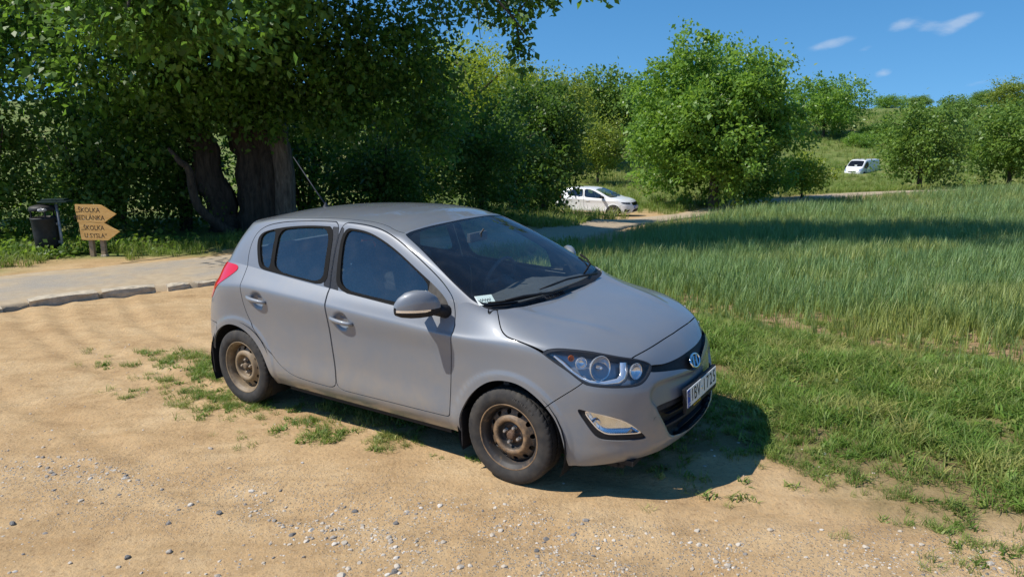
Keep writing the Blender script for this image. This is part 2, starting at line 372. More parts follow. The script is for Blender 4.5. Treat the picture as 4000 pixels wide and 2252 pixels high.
class Patch:
    def __init__(self, P, N, A, F): self.P, self.N, self.A, self.F = P, N, A, F      # A: dict of per vertex chart values
    x = property(lambda s: s.P[:, 0]); y = property(lambda s: s.P[:, 1]); z = property(lambda s: s.P[:, 2])
    def compact(self):
        u, inv = np.unique(self.F, return_inverse=True)
        return Patch(self.P[u], self.N[u], {k: v[u] for k, v in self.A.items()}, inv.reshape(-1, 3))
    def cut(self, d):
        """split along d = 0 -> (inside, outside)"""
        F = self.F; s = d < 0; c = s[F].sum(1)
        full_in = F[c == 3]; full_out = F[c == 0]
        one = F[c == 1]; two = F[c == 2]
        def lone(T, want):
            m = s[T] == want; k = m.argmax(1); r = np.arange(len(T))
            return np.stack([T[r, k], T[r, (k+1) % 3], T[r, (k+2) % 3]], 1)
        one = lone(one, True) if len(one) else one; two = lone(two, False) if len(two) else two
        mix = np.concatenate([one, two]) if len(one)+len(two) else np.zeros((0, 3), int)
        if len(mix) == 0: return Patch(self.P, self.N, self.A, full_in), Patch(self.P, self.N, self.A, full_out)
        e = np.concatenate([mix[:, [0, 1]], mix[:, [0, 2]]]); e = np.sort(e, 1)
        ue, inv = np.unique(e, axis=0, return_inverse=True); inv = inv.ravel()
        t = np.clip(d[ue[:, 0]]/(d[ue[:, 0]]-d[ue[:, 1]]), .02, .98)[:, None]
        lp = lambda X: X[ue[:, 0]]*(1-t)+X[ue[:, 1]]*t if X.ndim > 1 else X[ue[:, 0]]*(1-t[:, 0])+X[ue[:, 1]]*t[:, 0]
        n0 = len(self.P); P = np.concatenate([self.P, lp(self.P)]); N = np.concatenate([self.N, lp(self.N)])
        A = {k: np.concatenate([v, lp(v)]) for k, v in self.A.items()}
        ab = n0+inv[:len(mix)]; ac = n0+inv[len(mix):]
        tip = np.stack([mix[:, 0], ab, ac], 1); q1 = np.stack([ab, mix[:, 1], mix[:, 2]], 1); q2 = np.stack([ab, mix[:, 2], ac], 1)
        k = len(one)
        inn = np.concatenate([full_in, tip[:k], q1[k:], q2[k:]]); out = np.concatenate([full_out, q1[:k], q2[:k], tip[k:]])
        return Patch(P, N, A, inn), Patch(P, N, A, out)
    def inside(self, d): return self.cut(d)[0]
    def outside(self, d): return self.cut(d)[1]
    def offset(self, h): return Patch(self.P+self.N*h, self.N, self.A, self.F)

def boundary(F):
    e = np.concatenate([F[:, [0, 1]], F[:, [1, 2]], F[:, [2, 0]]]); k = np.sort(e, 1)
    u, inv, cnt = np.unique(k, axis=0, return_inverse=True, return_counts=True)
    return e[cnt[inv.ravel()] == 1]

def realize(name, patches, side='R', lip=.014, mat=None, parent=None, both=False):
    """one mesh from half patches; side R keeps the right half, L mirrors it, both joins the two across the centre line"""
    Vs = []; Fs = []; Sm = []; n = 0
    for p in patches:
        if len(p.F) == 0: continue
        p = p.compact()
        P = p.P; N = p.N; F = p.F
        # orient along N
        fn = np.cross(P[F[:, 1]]-P[F[:, 0]], P[F[:, 2]]-P[F[:, 0]]); 
        if ((fn*N[F[:, 0]]).sum(1)).sum() < 0: F = F[:, [0, 2, 1]]
        parts = []
        for sg in ((-1, 1) if both else ((-1,) if side == 'R' else (1,))):
            Q = P.copy(); Q[:, 1] *= sg; M = N.copy(); M[:, 1] *= sg
            G = F if sg > 0 else F[:, [0, 2, 1]]
            parts.append((Q, M, G))
        if both:
            (Q, M, G), (Q2, M2, G2) = parts
            cen = np.abs(P[:, 1]) < 1e-5
            mp_ = np.arange(len(P))+len(P); mp_[cen] = np.where(cen)[0]
            keep = ~cen; re = np.cumsum(keep)-1
            mp_[keep] = len(P)+re[keep]
            Q = np.concatenate([Q, Q2[keep]]); M = np.concatenate([M, M2[keep]]); G = np.concatenate([G, mp_[G2]])
        else: Q, M, G = parts[0]
        Vs.append(Q); Fs.append(G+n); Sm.append(np.ones(len(G), bool)); n0 = n; n += len(Q)
        if lip:
            b = boundary(G)
            if len(b):
                A = Q[b[:, 0]]; B = Q[b[:, 1]]; A2 = A-M[b[:, 0]]*lip; B2 = B-M[b[:, 1]]*lip
                m = len(b); Vs.append(np.concatenate([A, B, A2, B2])); i = np.arange(m)+n
                Fs.append(np.stack([i, i+2*m, i+m], 1)); Fs.append(np.stack([i+m, i+2*m, i+3*m], 1)); Sm += [np.zeros(2*m, bool)]; n += 4*m
    if not Vs: return None
    me = mesh_np(name, np.concatenate(Vs), np.concatenate(Fs), smooth=np.concatenate(Sm))
    return link(name, me, mat, parent)

def grid_patch(G, charts):
    V, Q = G.shape[:2]; idx = np.arange(V*Q).reshape(V, Q)
    gu = np.gradient(G, axis=1); gv = np.gradient(G, axis=0); N = np.cross(gu, gv)
    N /= np.linalg.norm(N, axis=2)[..., None]+1e-12
    ref = G-np.array([G[..., 0].mean(), 0, .6]); sg = np.sign((N*np.stack([ref[..., 0]*.3, np.abs(G[..., 1]), ref[..., 2]], -1)).sum())
    N *= sg
    N[:, 0, 1] = 0; N[:, -1, 1] = 0
    a = idx[:-1, :-1].ravel(); b = idx[:-1, 1:].ravel(); c = idx[1:, 1:].ravel(); d = idx[1:, :-1].ravel()
    F = np.concatenate([np.stack([a, b, c], 1), np.stack([a, c, d], 1)])
    P = G.reshape(-1, 3); ar = np.linalg.norm(np.cross(P[F[:, 1]]-P[F[:, 0]], P[F[:, 2]]-P[F[:, 0]]), axis=1)
    return Patch(P.copy(), N.reshape(-1, 3), {k: np.broadcast_to(v, (V, Q)).ravel().copy() for k, v in charts.items()}, F[ar > 1e-9])
# ---------------------------------------------------------------- ground
def ss(a, b, x):
    t = np.clip((np.asarray(x, float)-a)/(b-a), 0, 1); return t*t*(3-2*t)
def lattice(ix, iy, seed):
    h = (ix.astype(np.int64)*374761393+iy.astype(np.int64)*668265263+seed*2147483647) & 0xffffffff
    h = ((h ^ (h >> 13))*1274126177) & 0xffffffff
    return ((h ^ (h >> 16)) & 0xffff)/65535.0
def vnoise(x, y, seed=0):
    x = np.asarray(x, float); y = np.asarray(y, float)
    ix = np.floor(x); iy = np.floor(y); fx = x-ix; fy = y-iy; fx = fx*fx*(3-2*fx); fy = fy*fy*(3-2*fy)
    a = lattice(ix, iy, seed); b = lattice(ix+1, iy, seed); c = lattice(ix, iy+1, seed); d = lattice(ix+1, iy+1, seed)
    return (a*(1-fx)+b*fx)*(1-fy)+(c*(1-fx)+d*fx)*fy
def fbm(x, y, o=4, seed=0):
    s = 0; a = .5; t = 0
    for k in range(o):
        s = s+a*vnoise(x*2**k, y*2**k, seed+k*7); t += a; a *= .5
    return s/t
def base_z(x, y):
    x = np.asarray(x, float); y = np.asarray(y, float)
    k = .022+.061*ss(-6, 6, x)
    r = np.where(y < 10, np.clip(y-4, 0, 6)**2/12., np.clip(y-7, 0, 31))
    return -k*r+7.2*ss(50, 160, y)-1.9*ss(46, 68, y)*ss(130, 80, y)*ss(5, 25, x)-9*ss(175, 330, y)+2.5*ss(60, 110, y)*ss(20, -25, x)
ROAD_N = [(-30,-8),(-14,2.6),(-9,6.6),(-7.6,7.85),(-6.5,8.8),(-5.39,9.84),(-4.4,10.55),(-2,12.6),(1.1,16.8),(3.0,22.0),(5.0,27.7),(9.2,34.6),(14.7,41.1),(22.7,45.9),(34,50.5),(60,58)]
ROAD_F = [(-34,-5),(-16.5,4.8),(-11.6,8.4),(-9.9,9.9),(-8.1,11.2),(-6.6,12.25),(-5.2,13.1),(-2.6,15.2),(.55,20.0),(1.6,24.2),(3.0,28.6),(7.6,36.0),(12.9,42.3),(21.6,47.6),(33,52.6),(59,60.5)]
def poly_dist(poly, x, y, closed=True):
    P = np.asarray(poly, float); q = np.stack([x, y], -1); d2 = np.full(len(q), 1e9); n = len(P)
    for i in range(n if closed else n-1):
        e = P[(i+1) % n]-P[i]; w = q-P[i]; t = np.clip((w@e)/((e@e)+1e-12), 0, 1); r = w-t[:, None]*e; d2 = np.minimum(d2, (r*r).sum(1))
    return np.sqrt(d2)
ROADPOLY = np.array(ROAD_N+ROAD_F[::-1], float)
FIELD = [(1.75,17.2),(3.5,22.0),(5.5,27.4),(9.7,34.2),(15.2,40.6),(23,45.2),(34,49.6),(60,56),(90,56),(90,0),(14,-2),(7,2.6),(5.0,4.6),(4.1,5.75),(3.1,6.65),(2.1,7.55),(1.0,8.3),(-.6,9.4),(-1.2,11.2),(.2,14.2)]
GRASS = [(1.28,5.9),(1.32,5.1),(1.50,4.60),(1.85,4.20),(2.10,3.75),(2.45,3.35),(3.2,2.95),(7,1.8),(9,3),(5.5,5.0),(4.3,6.3),(3.3,7.2),(2.3,8.1),(1.0,8.8),(.2,8.2),(.9,6.8)]
def near_relief(x, y):
    near = ss(14, 9, y)*ss(-14, -8, x)*ss(9, 6, x)
    h = (fbm(x*1.1, y*1.1, 4, 3)-.5)*.05+(fbm(x*5, y*5, 3, 9)-.5)*.018+(fbm(x*17, y*17, 2, 13)-.5)*.006
    # wheel ruts that sweep round behind the car and past the camera
    for (cx, cy, R) in ((1.5, 12.9, 8.3), (1.5, 12.9, 7.55), (4.0, 16.0, 13.3), (4.0, 16.0, 12.5)):
        rr = np.hypot(x-cx, y-cy)-R+(vnoise(x*.6, y*.6, 21)-.5)*.3
        h = h-.017*np.exp(-(rr/.085)**2)+.008*np.exp(-((np.abs(rr)-.17)/.06)**2)
    # flat where the car stands
    u = (x-.422)*math.cos(rad(33.714))-(y-4.703)*math.sin(rad(33.714)); v = (x-.422)*math.sin(rad(33.714))+(y-4.703)*math.cos(rad(33.714))
    flat = ss(.5, .1, np.maximum(np.abs(u+1.26)-1.4, 0)+np.maximum(np.abs(v)-.85, 0)*.8)
    return near*h*(1-.75*flat)
def gheight(x, y):
    x = np.asarray(x, float); y = np.asarray(y, float); s_ = x.shape
    return base_z(x, y)+near_relief(x, y)

def axis(lo, hi, d0, d1, step, grow=1.13):
    c = list(np.arange(d0, d1, step)); s = step
    v = d1
    while v < hi: c.append(v); s *= grow; v += s
    c.append(hi); v = d0-step; s = step; l = []
    while v > lo: l.append(v); s *= grow; v -= s
    l.append(lo); return np.array(l[::-1]+c)
xs = axis(-420, 520, -7.5, 6.0, .05); ys = axis(-60, 900, 2.2, 11.0, .05)
GX, GY = np.meshgrid(xs, ys); gx = GX.ravel(); gy = GY.ravel(); gzv = gheight(gx, gy)
rd = sdf(ROADPOLY, gx, gy); fd = sdf(np.array(FIELD, float), gx, gy); gd = sdf(np.array(GRASS, float), gx, gy)
gzv = gzv-.05*ss(.3, -.2, rd)                       # the road bed lies in the ground
veg = np.clip(.5-gd/.5+(fbm(gx*2.2, gy*2.2, 4, 31)-.5)*2.4, 0, 1)*(fd > -.6)
soil = .7*ss(.3, -.5, fd+(fbm(gx*1.3, gy*1.3, 3, 5)-.5)*1.2)
MEADOW = np.array(ROAD_F+[(140,75),(520,500),(520,900),(-420,900),(-420,-5)], float)
md = sdf(MEADOW, gx, gy)
meadow = ss(-.15, -1.4, md+(fbm(gx*1.2, gy*1.2, 3, 87)-.5)*1.5)
dirtspot = np.hypot((gx-5.4)/3.8, (gy-36.0)/2.9)+(fbm(gx*.9, gy*.9, 3, 88)-.5)*.5
meadow = meadow*ss(.9, 1.15, dirtspot)*(1-.8*ss(1.0, .5, np.hypot((gx+7.2)/4.5, (gy-12.6)/.9)))
meadow = np.maximum(meadow, ss(50, 80, gx)*(fd > 0))
meadow = np.clip(meadow, 0, 1)
gravel = np.clip(np.exp(-((gy-(3.48-.235*gx)+(fbm(gx*.9, gy*.9, 3, 77)-.5)*.9)/.30)**2)+.75*ss(-1.6, .0, gx)*ss(3.75, 3.35, gy+.12*gx), 0, 1)*(1-veg)
ny, nx = GX.shape; idx = np.arange(nx*ny).reshape(ny, nx)
Fg = np.stack([idx[:-1, :-1].ravel(), idx[:-1, 1:].ravel(), idx[1:, 1:].ravel(), idx[1:, :-1].ravel()], 1)
def ground_mat():
    m, nt, b = mat_new('dry_earth'); N = nt.nodes; L = nt.links
    geo = N.new('ShaderNodeNewGeometry')
    def noise(sc, det=8, rough=.6, dist=0.):
        n = N.new('ShaderNodeTexNoise'); n.inputs['Scale'].default_value = sc; n.inputs['Detail'].default_value = det; n.inputs['Roughness'].default_value = rough; n.inputs['Distortion'].default_value = dist; L.new(geo.outputs['Position'], n.inputs['Vector']); return n.outputs['Fac']
    def ramp(src, stops):
        r = N.new('ShaderNodeValToRGB'); L.new(src, r.inputs[0]); e = r.color_ramp.elements
        while len(e) < len(stops): e.new(.5)
        for i, (p, c) in enumerate(stops): e[i].position = p; e[i].color = (*c, 1)
        return r.outputs[0]
    def mixc(f, a, c):
        n = N.new('ShaderNodeMix'); n.data_type = 'RGBA'; (L.new(f, n.inputs['Factor']) if not isinstance(f, float) else setattr(n.inputs['Factor'], 'default_value', f)); L.new(a, n.inputs['A']); L.new(c, n.inputs['B']); return n.outputs['Result']
    def attr(k): a = N.new('ShaderNodeAttribute'); a.attribute_name = k; return a.outputs['Fac']
    def mth(op, a, c):
        n = N.new('ShaderNodeMath'); n.operation = op
        for i, v in enumerate((a, c)):
            if isinstance(v, float): n.inputs[i].default_value = v
            else: L.new(v, n.inputs[i])
        return n.outputs[0]
    n1 = noise(1.6, 10, .65); n2 = noise(38., 6, .7); n3 = noise(9., 8, .6)
    dirt = ramp(n1, [(.25, (.380, .250, .130)), (.5, (.475, .328, .178)), (.75, (.560, .415, .245))])
    fine = ramp(n2, [(.30, (.22, .14, .075)), (.46, (.5, .5, .5)), (.72, (.62, .54, .42))])
    ov = N.new('ShaderNodeMix'); ov.data_type = 'RGBA'; ov.blend_type = 'OVERLAY'; ov.inputs['Factor'].default_value = .55; L.new(dirt, ov.inputs['A']); L.new(fine, ov.inputs['B']); dirt = ov.outputs['Result']
    mpn = N.new('ShaderNodeMapping'); mpn.inputs['Rotation'].default_value = (0, 0, .25); mpn.inputs['Scale'].default_value = (1.3, 4., 1.); L.new(geo.outputs['Position'], mpn.inputs[0])
    st = N.new('ShaderNodeTexNoise'); st.inputs['Scale'].default_value = 1.7; st.inputs['Detail'].default_value = 9; st.inputs['Roughness'].default_value = .68; st.inputs['Distortion'].default_value = .6; L.new(mpn.outputs[0], st.inputs['Vector'])
    streak = ramp(st.outputs['Fac'], [(.34, (.70, .66, .60)), (.52, (1, 1, 1)), (.70, (1.12, 1.12, 1.1))])
    mm = N.new('ShaderNodeMix'); mm.data_type = 'RGBA'; mm.blend_type = 'MULTIPLY'; mm.inputs['Factor'].default_value = .55; L.new(dirt, mm.inputs['A']); L.new(streak, mm.inputs['B']); dirt = mm.outputs['Result']
    # gravelly bands: pale chippings pressed into the earth
    vo = N.new('ShaderNodeTexVoronoi'); vo.inputs['Scale'].default_value = 62; L.new(geo.outputs['Position'], vo.inputs['Vector'])
    vcol = ramp(vo.outputs['Color'], [(.2, (.30, .27, .23)), (.5, (.46, .40, .32)), (.8, (.60, .55, .48))])
    vs = N.new('ShaderNodeMapRange'); vs.inputs['From Min'].default_value = .34; vs.inputs['From Max'].default_value = .24; L.new(vo.outputs['Distance'], vs.inputs['Value'])
    gm = mth('MULTIPLY', vs.outputs[0], mth('MULTIPLY', attr('gravel'), ramp(n3, [(.34, (0, 0, 0)), (.55, (.95, .95, .95))])))
    dirt = mixc(gm, dirt, vcol)
    soilc = ramp(n3, [(.3, (.20, .125, .065)), (.7, (.36, .25, .14))])
    dirt = mixc(attr('soil'), dirt, soilc)
    vegc = ramp(n3, [(.3, (.075, .075, .025)), (.7, (.16, .13, .055))])
    dirt = mixc(mth('MULTIPLY', attr('veg'), .75), dirt, vegc)
    mead = ramp(noise(.35, 9, .65), [(.3, (.085, .13, .028)), (.5, (.15, .19, .05)), (.7, (.24, .22, .09))])
    dirt = mixc(attr('meadow'), dirt, mead)
    L.new(dirt, b.inputs['Base Color']); b.inputs['Roughness'].default_value = .95; b.inputs['Specular IOR Level'].default_value = .15
    bp = N.new('ShaderNodeBump'); bp.inputs['Strength'].default_value = .9; bp.inputs['Distance'].default_value = .018
    hsum = mth('ADD', mth('MULTIPLY', n2, .7), mth('ADD', n3, mth('MULTIPLY', gm, .7))); L.new(hsum, bp.inputs['Height']); L.new(bp.outputs[0], b.inputs['Normal'])
    return m
GROUND_MAT = ground_mat()
go = link('ground', mesh_np('ground', np.stack([gx, gy, gzv], 1), Fg, True, dict(veg=veg, soil=soil, meadow=meadow, gravel=gravel)), GROUND_MAT); tag(go, kind='structure')

# ---------------------------------------------------------------- road with worn edge and kerb stones
def asphalt_mat():
    m, nt, b = mat_new('worn_asphalt'); N = nt.nodes; L = nt.links
    geo = N.new('ShaderNodeNewGeometry')
    def noise(sc, det=8, ro=.6):
        n = N.new('ShaderNodeTexNoise'); n.inputs['Scale'].default_value = sc; n.inputs['Detail'].default_value = det; n.inputs['Roughness'].default_value = ro; L.new(geo.outputs['Position'], n.inputs['Vector']); return n.outputs['Fac']
    def ramp(src, stops):
        r = N.new('ShaderNodeValToRGB'); L.new(src, r.inputs[0]); e = r.color_ramp.elements
        while len(e) < len(stops): e.new(.5)
        for i, (p, c) in enumerate(stops): e[i].position = p; e[i].color = (*c, 1)
        return r.outputs[0]
    a = ramp(noise(55), [(.3, (.22, .195, .165)), (.7, (.40, .36, .30))]); s = ramp(noise(7, 9), [(.3, (.38, .28, .17)), (.7, (.50, .39, .25))])
    f = ramp(noise(.8, 10, .7), [(.36, (0, 0, 0)), (.58, (1, 1, 1))])
    at_ = N.new('ShaderNodeAttribute'); at_.attribute_name = 'sandy'
    ad = N.new('ShaderNodeMath'); ad.operation = 'ADD'; ad.use_clamp = True; L.new(f, ad.inputs[0]); L.new(at_.outputs['Fac'], ad.inputs[1])
    mu = N.new('ShaderNodeMath'); mu.operation = 'MULTIPLY'; mu.inputs[1].default_value = .85; L.new(ad.outputs[0], mu.inputs[0])
    mx_ = N.new('ShaderNodeMix'); mx_.data_type = 'RGBA'; L.new(mu.outputs[0], mx_.inputs['Factor']); L.new(a, mx_.inputs['A']); L.new(s, mx_.inputs['B'])
    L.new(mx_.outputs['Result'], b.inputs['Base Color']); b.inputs['Roughness'].default_value = .9
    bp = N.new('ShaderNodeBump'); bp.inputs['Strength'].default_value = .6; bp.inputs['Distance'].default_value = .01; L.new(noise(60), bp.inputs['Height']); L.new(bp.outputs[0], b.inputs['Normal'])
    return m
rn = catmull(ROAD_N, 14, False); rf = catmull(ROAD_F, 14, False)
nr_ = len(rn); nc = 13
tt = np.linspace(0, 1, nc)
RP = rn[:, None]*(1-tt[None, :, None])+rf[:, None]*tt[None, :, None]
RP = RP+((np.stack([fbm(RP[..., 0]*1.5, RP[..., 1]*1.5, 4, 41), fbm(RP[..., 0]*1.5, RP[..., 1]*1.5, 4, 51)], -1)-.5)*.5)*((tt == 0)|(tt == 1))[None, :, None]
RZ = base_z(RP[..., 0], RP[..., 1])+.035+.03*np.sin(np.pi*tt)[None]+(fbm(RP[..., 0]*.8, RP[..., 1]*.8, 3, 61)-.5)*.02
Vr = np.concatenate([np.stack([RP[..., 0], RP[..., 1], RZ], -1).reshape(-1, 3), np.stack([RP[:, 0, 0], RP[:, 0, 1], RZ[:, 0]-.2], -1), np.stack([RP[:, -1, 0], RP[:, -1, 1], RZ[:, -1]-.2], -1)])
ri = np.arange(nr_*nc).reshape(nr_, nc); o1 = nr_*nc+np.arange(nr_); o2 = o1+nr_
Fr = np.concatenate([np.stack([ri[:-1, :-1].ravel(), ri[1:, :-1].ravel(), ri[1:, 1:].ravel(), ri[:-1, 1:].ravel()], 1)[:, ::-1], np.stack([ri[:-1, 0], ri[1:, 0], o1[1:], o1[:-1]], 1), np.stack([ri[:-1, -1], o2[:-1], o2[1:], ri[1:, -1]], 1)])
sandy = np.concatenate([(ss(14, 24, RP[..., 1])+.8*ss(.25, .0, np.minimum(tt, 1-tt))[None]).ravel().clip(0, 1), np.zeros(2*nr_)])
tag(link('road', mesh_np('road', Vr, Fr, False, dict(sandy=sandy)), asphalt_mat()), kind='structure')
# kerb: broken concrete stones along the near edge
M['kerb'] = pbr('weathered_concrete', (.46, .39, .29), .95, noise=(9, .3), bump=(45, .7, .02))
kerb = thing('kerb', (0, 0, 0)); tag(kerb, kind='structure')
def kerb_stone(p0, p1, w, h, seed):
    rng = np.random.RandomState(seed); p0 = np.array(p0); p1 = np.array(p1); L_ = np.linalg.norm(p1-p0); t = (p1-p0)/L_; nrm = np.array([-t[1], t[0]])
    n = max(4, int(L_/.12)); sec = [(0, -.10), (-.004, h*.45), (.0, h*.93), (.010, h), (w*.6, h+.004), (w, h-.006), (w, -.10)]
    V = []; F = []; m_ = len(sec)
    for i in range(n+1):
        f = i/n; end = .012 if i in (0, n) else 0.; jit = rng.normal(0, .007, (m_, 2))
        c = p0+(p1-p0)*f; zb = float(base_z(c[0], c[1]))
        for j, (a, z) in enumerate(sec):
            q = c+nrm*(a+jit[j, 0]*.9+(end if j < 3 else -end)); V.append((q[0], q[1], zb+z*(1-.12*(end > 0))+jit[j, 1]*.8*(z > 0)))
    for i in range(n):
        for j in range(m_-1): F.append((i*m_+j, (i+1)*m_+j, (i+1)*m_+j+1, i*m_+j+1))
    F.append(tuple(range(m_-1, -1, -1))); F.append(tuple(range(n*m_, (n+1)*m_)))
    mb = MB(); mb.add(V, F); return mb.build('kerb_stone', M['kerb'], kerb)
kl = [((-7.75,7.50),(-7.02,8.13)),((-6.95,8.20),(-6.36,8.72)),((-6.22,9.02),(-5.62,9.53)),((-5.58,9.56),(-5.02,9.90)),((-4.90,10.02),(-4.66,10.18)),((-4.58,10.26),(-4.36,10.45))]
for i, (a, b_) in enumerate(kl): kerb_stone(a, b_, .26 if i > 1 else .2, (.06, .055, .085, .08, .055, .045)[i], i+3)
# ---------------------------------------------------------------- leaves, trunks, trees
def leaf_mat(name, col, tr, var=.35, rough=.45, gloss=.35):
    m = bpy.data.materials.new(name); m.use_nodes = True; nt = m.node_tree; N = nt.nodes; L = nt.links; N.clear()
    o = N.new('ShaderNodeOutputMaterial'); b = N.new('ShaderNodeBsdfPrincipled'); t = N.new('ShaderNodeBsdfTranslucent'); mx_ = N.new('ShaderNodeMixShader'); mx_.inputs[0].default_value = .38
    at_ = N.new('ShaderNodeAttribute'); at_.attribute_name = 'rnd'
    def ramp(c):
        r = N.new('ShaderNodeValToRGB'); L.new(at_.outputs['Fac'], r.inputs[0]); e = r.color_ramp.elements
        e[0].color = (c[0]*(1-var), c[1]*(1-var*.8), c[2]*(1-var*.4), 1); e[1].color = (c[0]*(1+var*1.3), c[1]*(1+var), c[2]*(1+var*.3), 1); return r.outputs[0]
    L.new(ramp(col), b.inputs['Base Color']); L.new(ramp(tr), t.inputs[0]); b.inputs['Roughness'].default_value = rough; b.inputs['Specular IOR Level'].default_value = gloss
    L.new(b.outputs[0], mx_.inputs[1]); L.new(t.outputs[0], mx_.inputs[2]); L.new(mx_.outputs[0], o.inputs[0]); return m
def bark_mat(name, col):
    m, nt, b = mat_new(name); N = nt.nodes; L = nt.links
    tcn = N.new('ShaderNodeTexCoord'); mp_ = N.new('ShaderNodeMapping'); mp_.inputs['Scale'].default_value = (7, 7, 1.3); L.new(tcn.outputs['Object'], mp_.inputs[0])
    n = N.new('ShaderNodeTexNoise'); n.inputs['Scale'].default_value = 2.2; n.inputs['Detail'].default_value = 9; n.inputs['Roughness'].default_value = .7; L.new(mp_.outputs[0], n.inputs['Vector'])
    r = N.new('ShaderNodeValToRGB'); r.color_ramp.elements[0].position = .35; r.color_ramp.elements[0].color = (col[0]*.4, col[1]*.4, col[2]*.4, 1); r.color_ramp.elements[1].position = .68; r.color_ramp.elements[1].color = (col[0]*1.4, col[1]*1.4, col[2]*1.4, 1)
    L.new(n.outputs['Fac'], r.inputs[0]); L.new(r.outputs[0], b.inputs['Base Color']); b.inputs['Roughness'].default_value = .95
    bp = N.new('ShaderNodeBump'); bp.inputs['Strength'].default_value = 1.; bp.inputs['Distance'].default_value = .05; L.new(n.outputs['Fac'], bp.inputs['Height']); L.new(bp.outputs[0], b.inputs['Normal']); return m
M['bark'] = bark_mat('bark', (.085, .068, .052)); M['bark_pale'] = bark_mat('pale_bark', (.19, .155, .12))

def leaves(C, size, rng, up=.5, droop=.0, out=None, aspect=.55, rnd=None):
    """C (n,3) leaf bases -> rhombic folded leaves, quads"""
    n = len(C)
    d = rng.normal(size=(n, 3)); d[:, 2] -= droop
    if out is not None: d += out*.8
    d /= np.linalg.norm(d, axis=1)[:, None]+1e-9
    nn = rng.normal(size=(n, 3)); nn[:, 2] += up*2
    nn -= d*(nn*d).sum(1)[:, None]; nn /= np.linalg.norm(nn, axis=1)[:, None]+1e-9
    s = np.cross(d, nn); L_ = (size*np.exp(rng.normal(0, .28, n)))[:, None]; w = L_*aspect*.5
    V = np.stack([C, C+d*L_*.45+s*w+nn*w*.35, C+d*L_, C+d*L_*.45-s*w+nn*w*.35], 1).reshape(-1, 3)
    F = np.arange(4*n).reshape(-1, 4)
    r = rng.random(n) if rnd is None else rnd
    return V, F, np.repeat(r, 4)

def crown_points(lobes, rng):
    """lobes: (cx,cy,cz, rx,ry,rz, clumps, leaves per clump, spread)"""
    P = []; O = []; R = []
    for (cx, cy, cz, rx, ry, rz, nc_, nl, sp) in lobes:
        v = rng.normal(size=(nc_, 3)); v /= np.linalg.norm(v, axis=1)[:, None]
        rr = rng.random(nc_)**.42
        lump = 1+.22*np.sin(v[:, 0]*5+cx*3)+.2*np.sin(v[:, 1]*6+cy*2)+.16*np.sin(v[:, 2]*7+cz)
        c = np.array([cx, cy, cz])+v*(rr*lump)[:, None]*np.array([rx, ry, rz])
        tone = rng.random(nc_)
        k = np.repeat(np.arange(nc_), nl)
        off = rng.normal(size=(len(k), 3))*sp*(.6+.8*rng.random(nc_))[k][:, None]; off[:, 2] *= .75
        P.append(c[k]+off); O.append(v[k]); R.append(np.clip(.6*tone[k]+.4*rng.random(len(k)), 0, 1))
    return np.concatenate(P), np.concatenate(O), np.concatenate(R)

def limb_mesh(paths, seg=9, rough=.12, seed=0):
    """paths: list of (points, radii) -> one branching trunk mesh"""
    mb = MB(); rng = np.random.RandomState(seed)
    for pts, rr in paths:
        pts = np.array(pts, float); rr = np.array(rr, float)
        n = max(6, len(pts)*4); q = catmull(pts, max(2, n//len(pts)), False); r = np.interp(np.linspace(0, 1, len(q)), np.linspace(0, 1, len(rr)), rr)
        q = q+rng.normal(0, .12, q.shape)*r[:, None]
        sg = max(5, int(seg*min(1, .35+r[0]*3)))
        n0 = mb.n; mb.tube([tuple(v) for v in q], list(r), sg, cap=True)
        for i in range(n0, mb.n):
            k = (i-n0)//sg; a = (i-n0) % sg; c = q[min(k, len(q)-1)]; v = np.array(mb.V[i])
            mb.V[i] = tuple(c+(v-c)*(1+rough*math.sin(a*2.4+k*.15)+rng.normal(0, rough*.35)))
    return mb

def make_tree(name, loc, lobes, leaf, size, mat, limbs, bark, label, cat='tree', group=None, seed=0, up=.5, droop=.2, aspect=.6, data=None, seg=9):
    t = thing(name, loc, 0, label, cat, group); rng = np.random.RandomState(seed)
    if limbs: link('trunk', limb_mesh(limbs, seed=seed, seg=seg).mesh('trunk'), bark, t)
    P, O, R = crown_points(lobes, rng)
    V, F, r = leaves(P, size, rng, up, droop, O, aspect, R)
    link('crown', mesh_np('crown', V, F, False, dict(rnd=r)), mat, t)
    return t
def copy_tree(src, loc, rz, sc, label, group=None):
    c = src.copy(); COL.objects.link(c); c.location = loc; c.rotation_euler = (0, 0, rz); c.scale = sc if hasattr(sc, '__len__') else (sc, sc, sc); c['label'] = label
    if group: c['group'] = group
    for ch in src.children:
        d = ch.copy(); COL.objects.link(d); d.parent = c
    return c
M['leaf_main'] = leaf_mat('maple_leaf', (.080, .158, .026), (.19, .37, .045), .45)
M['leaf_shrub'] = leaf_mat('shrub_leaf', (.105, .180, .034), (.24, .39, .05))
M['leaf_dark'] = leaf_mat('dark_leaf', (.078, .145, .029), (.17, .31, .038))
M['leaf_yellow'] = leaf_mat('yellow_green_leaf', (.22, .29, .030), (.50, .60, .05))
M['leaf_walnut'] = leaf_mat('walnut_leaf', (.150, .265, .046), (.33, .54, .065), .3, .4, .4)
M['leaf_far'] = leaf_mat('far_leaf', (.150, .250, .050), (.28, .42, .07))
M['leaf_forest'] = leaf_mat('forest_leaf', (.20, .26, .050), (.38, .47, .065), .45)

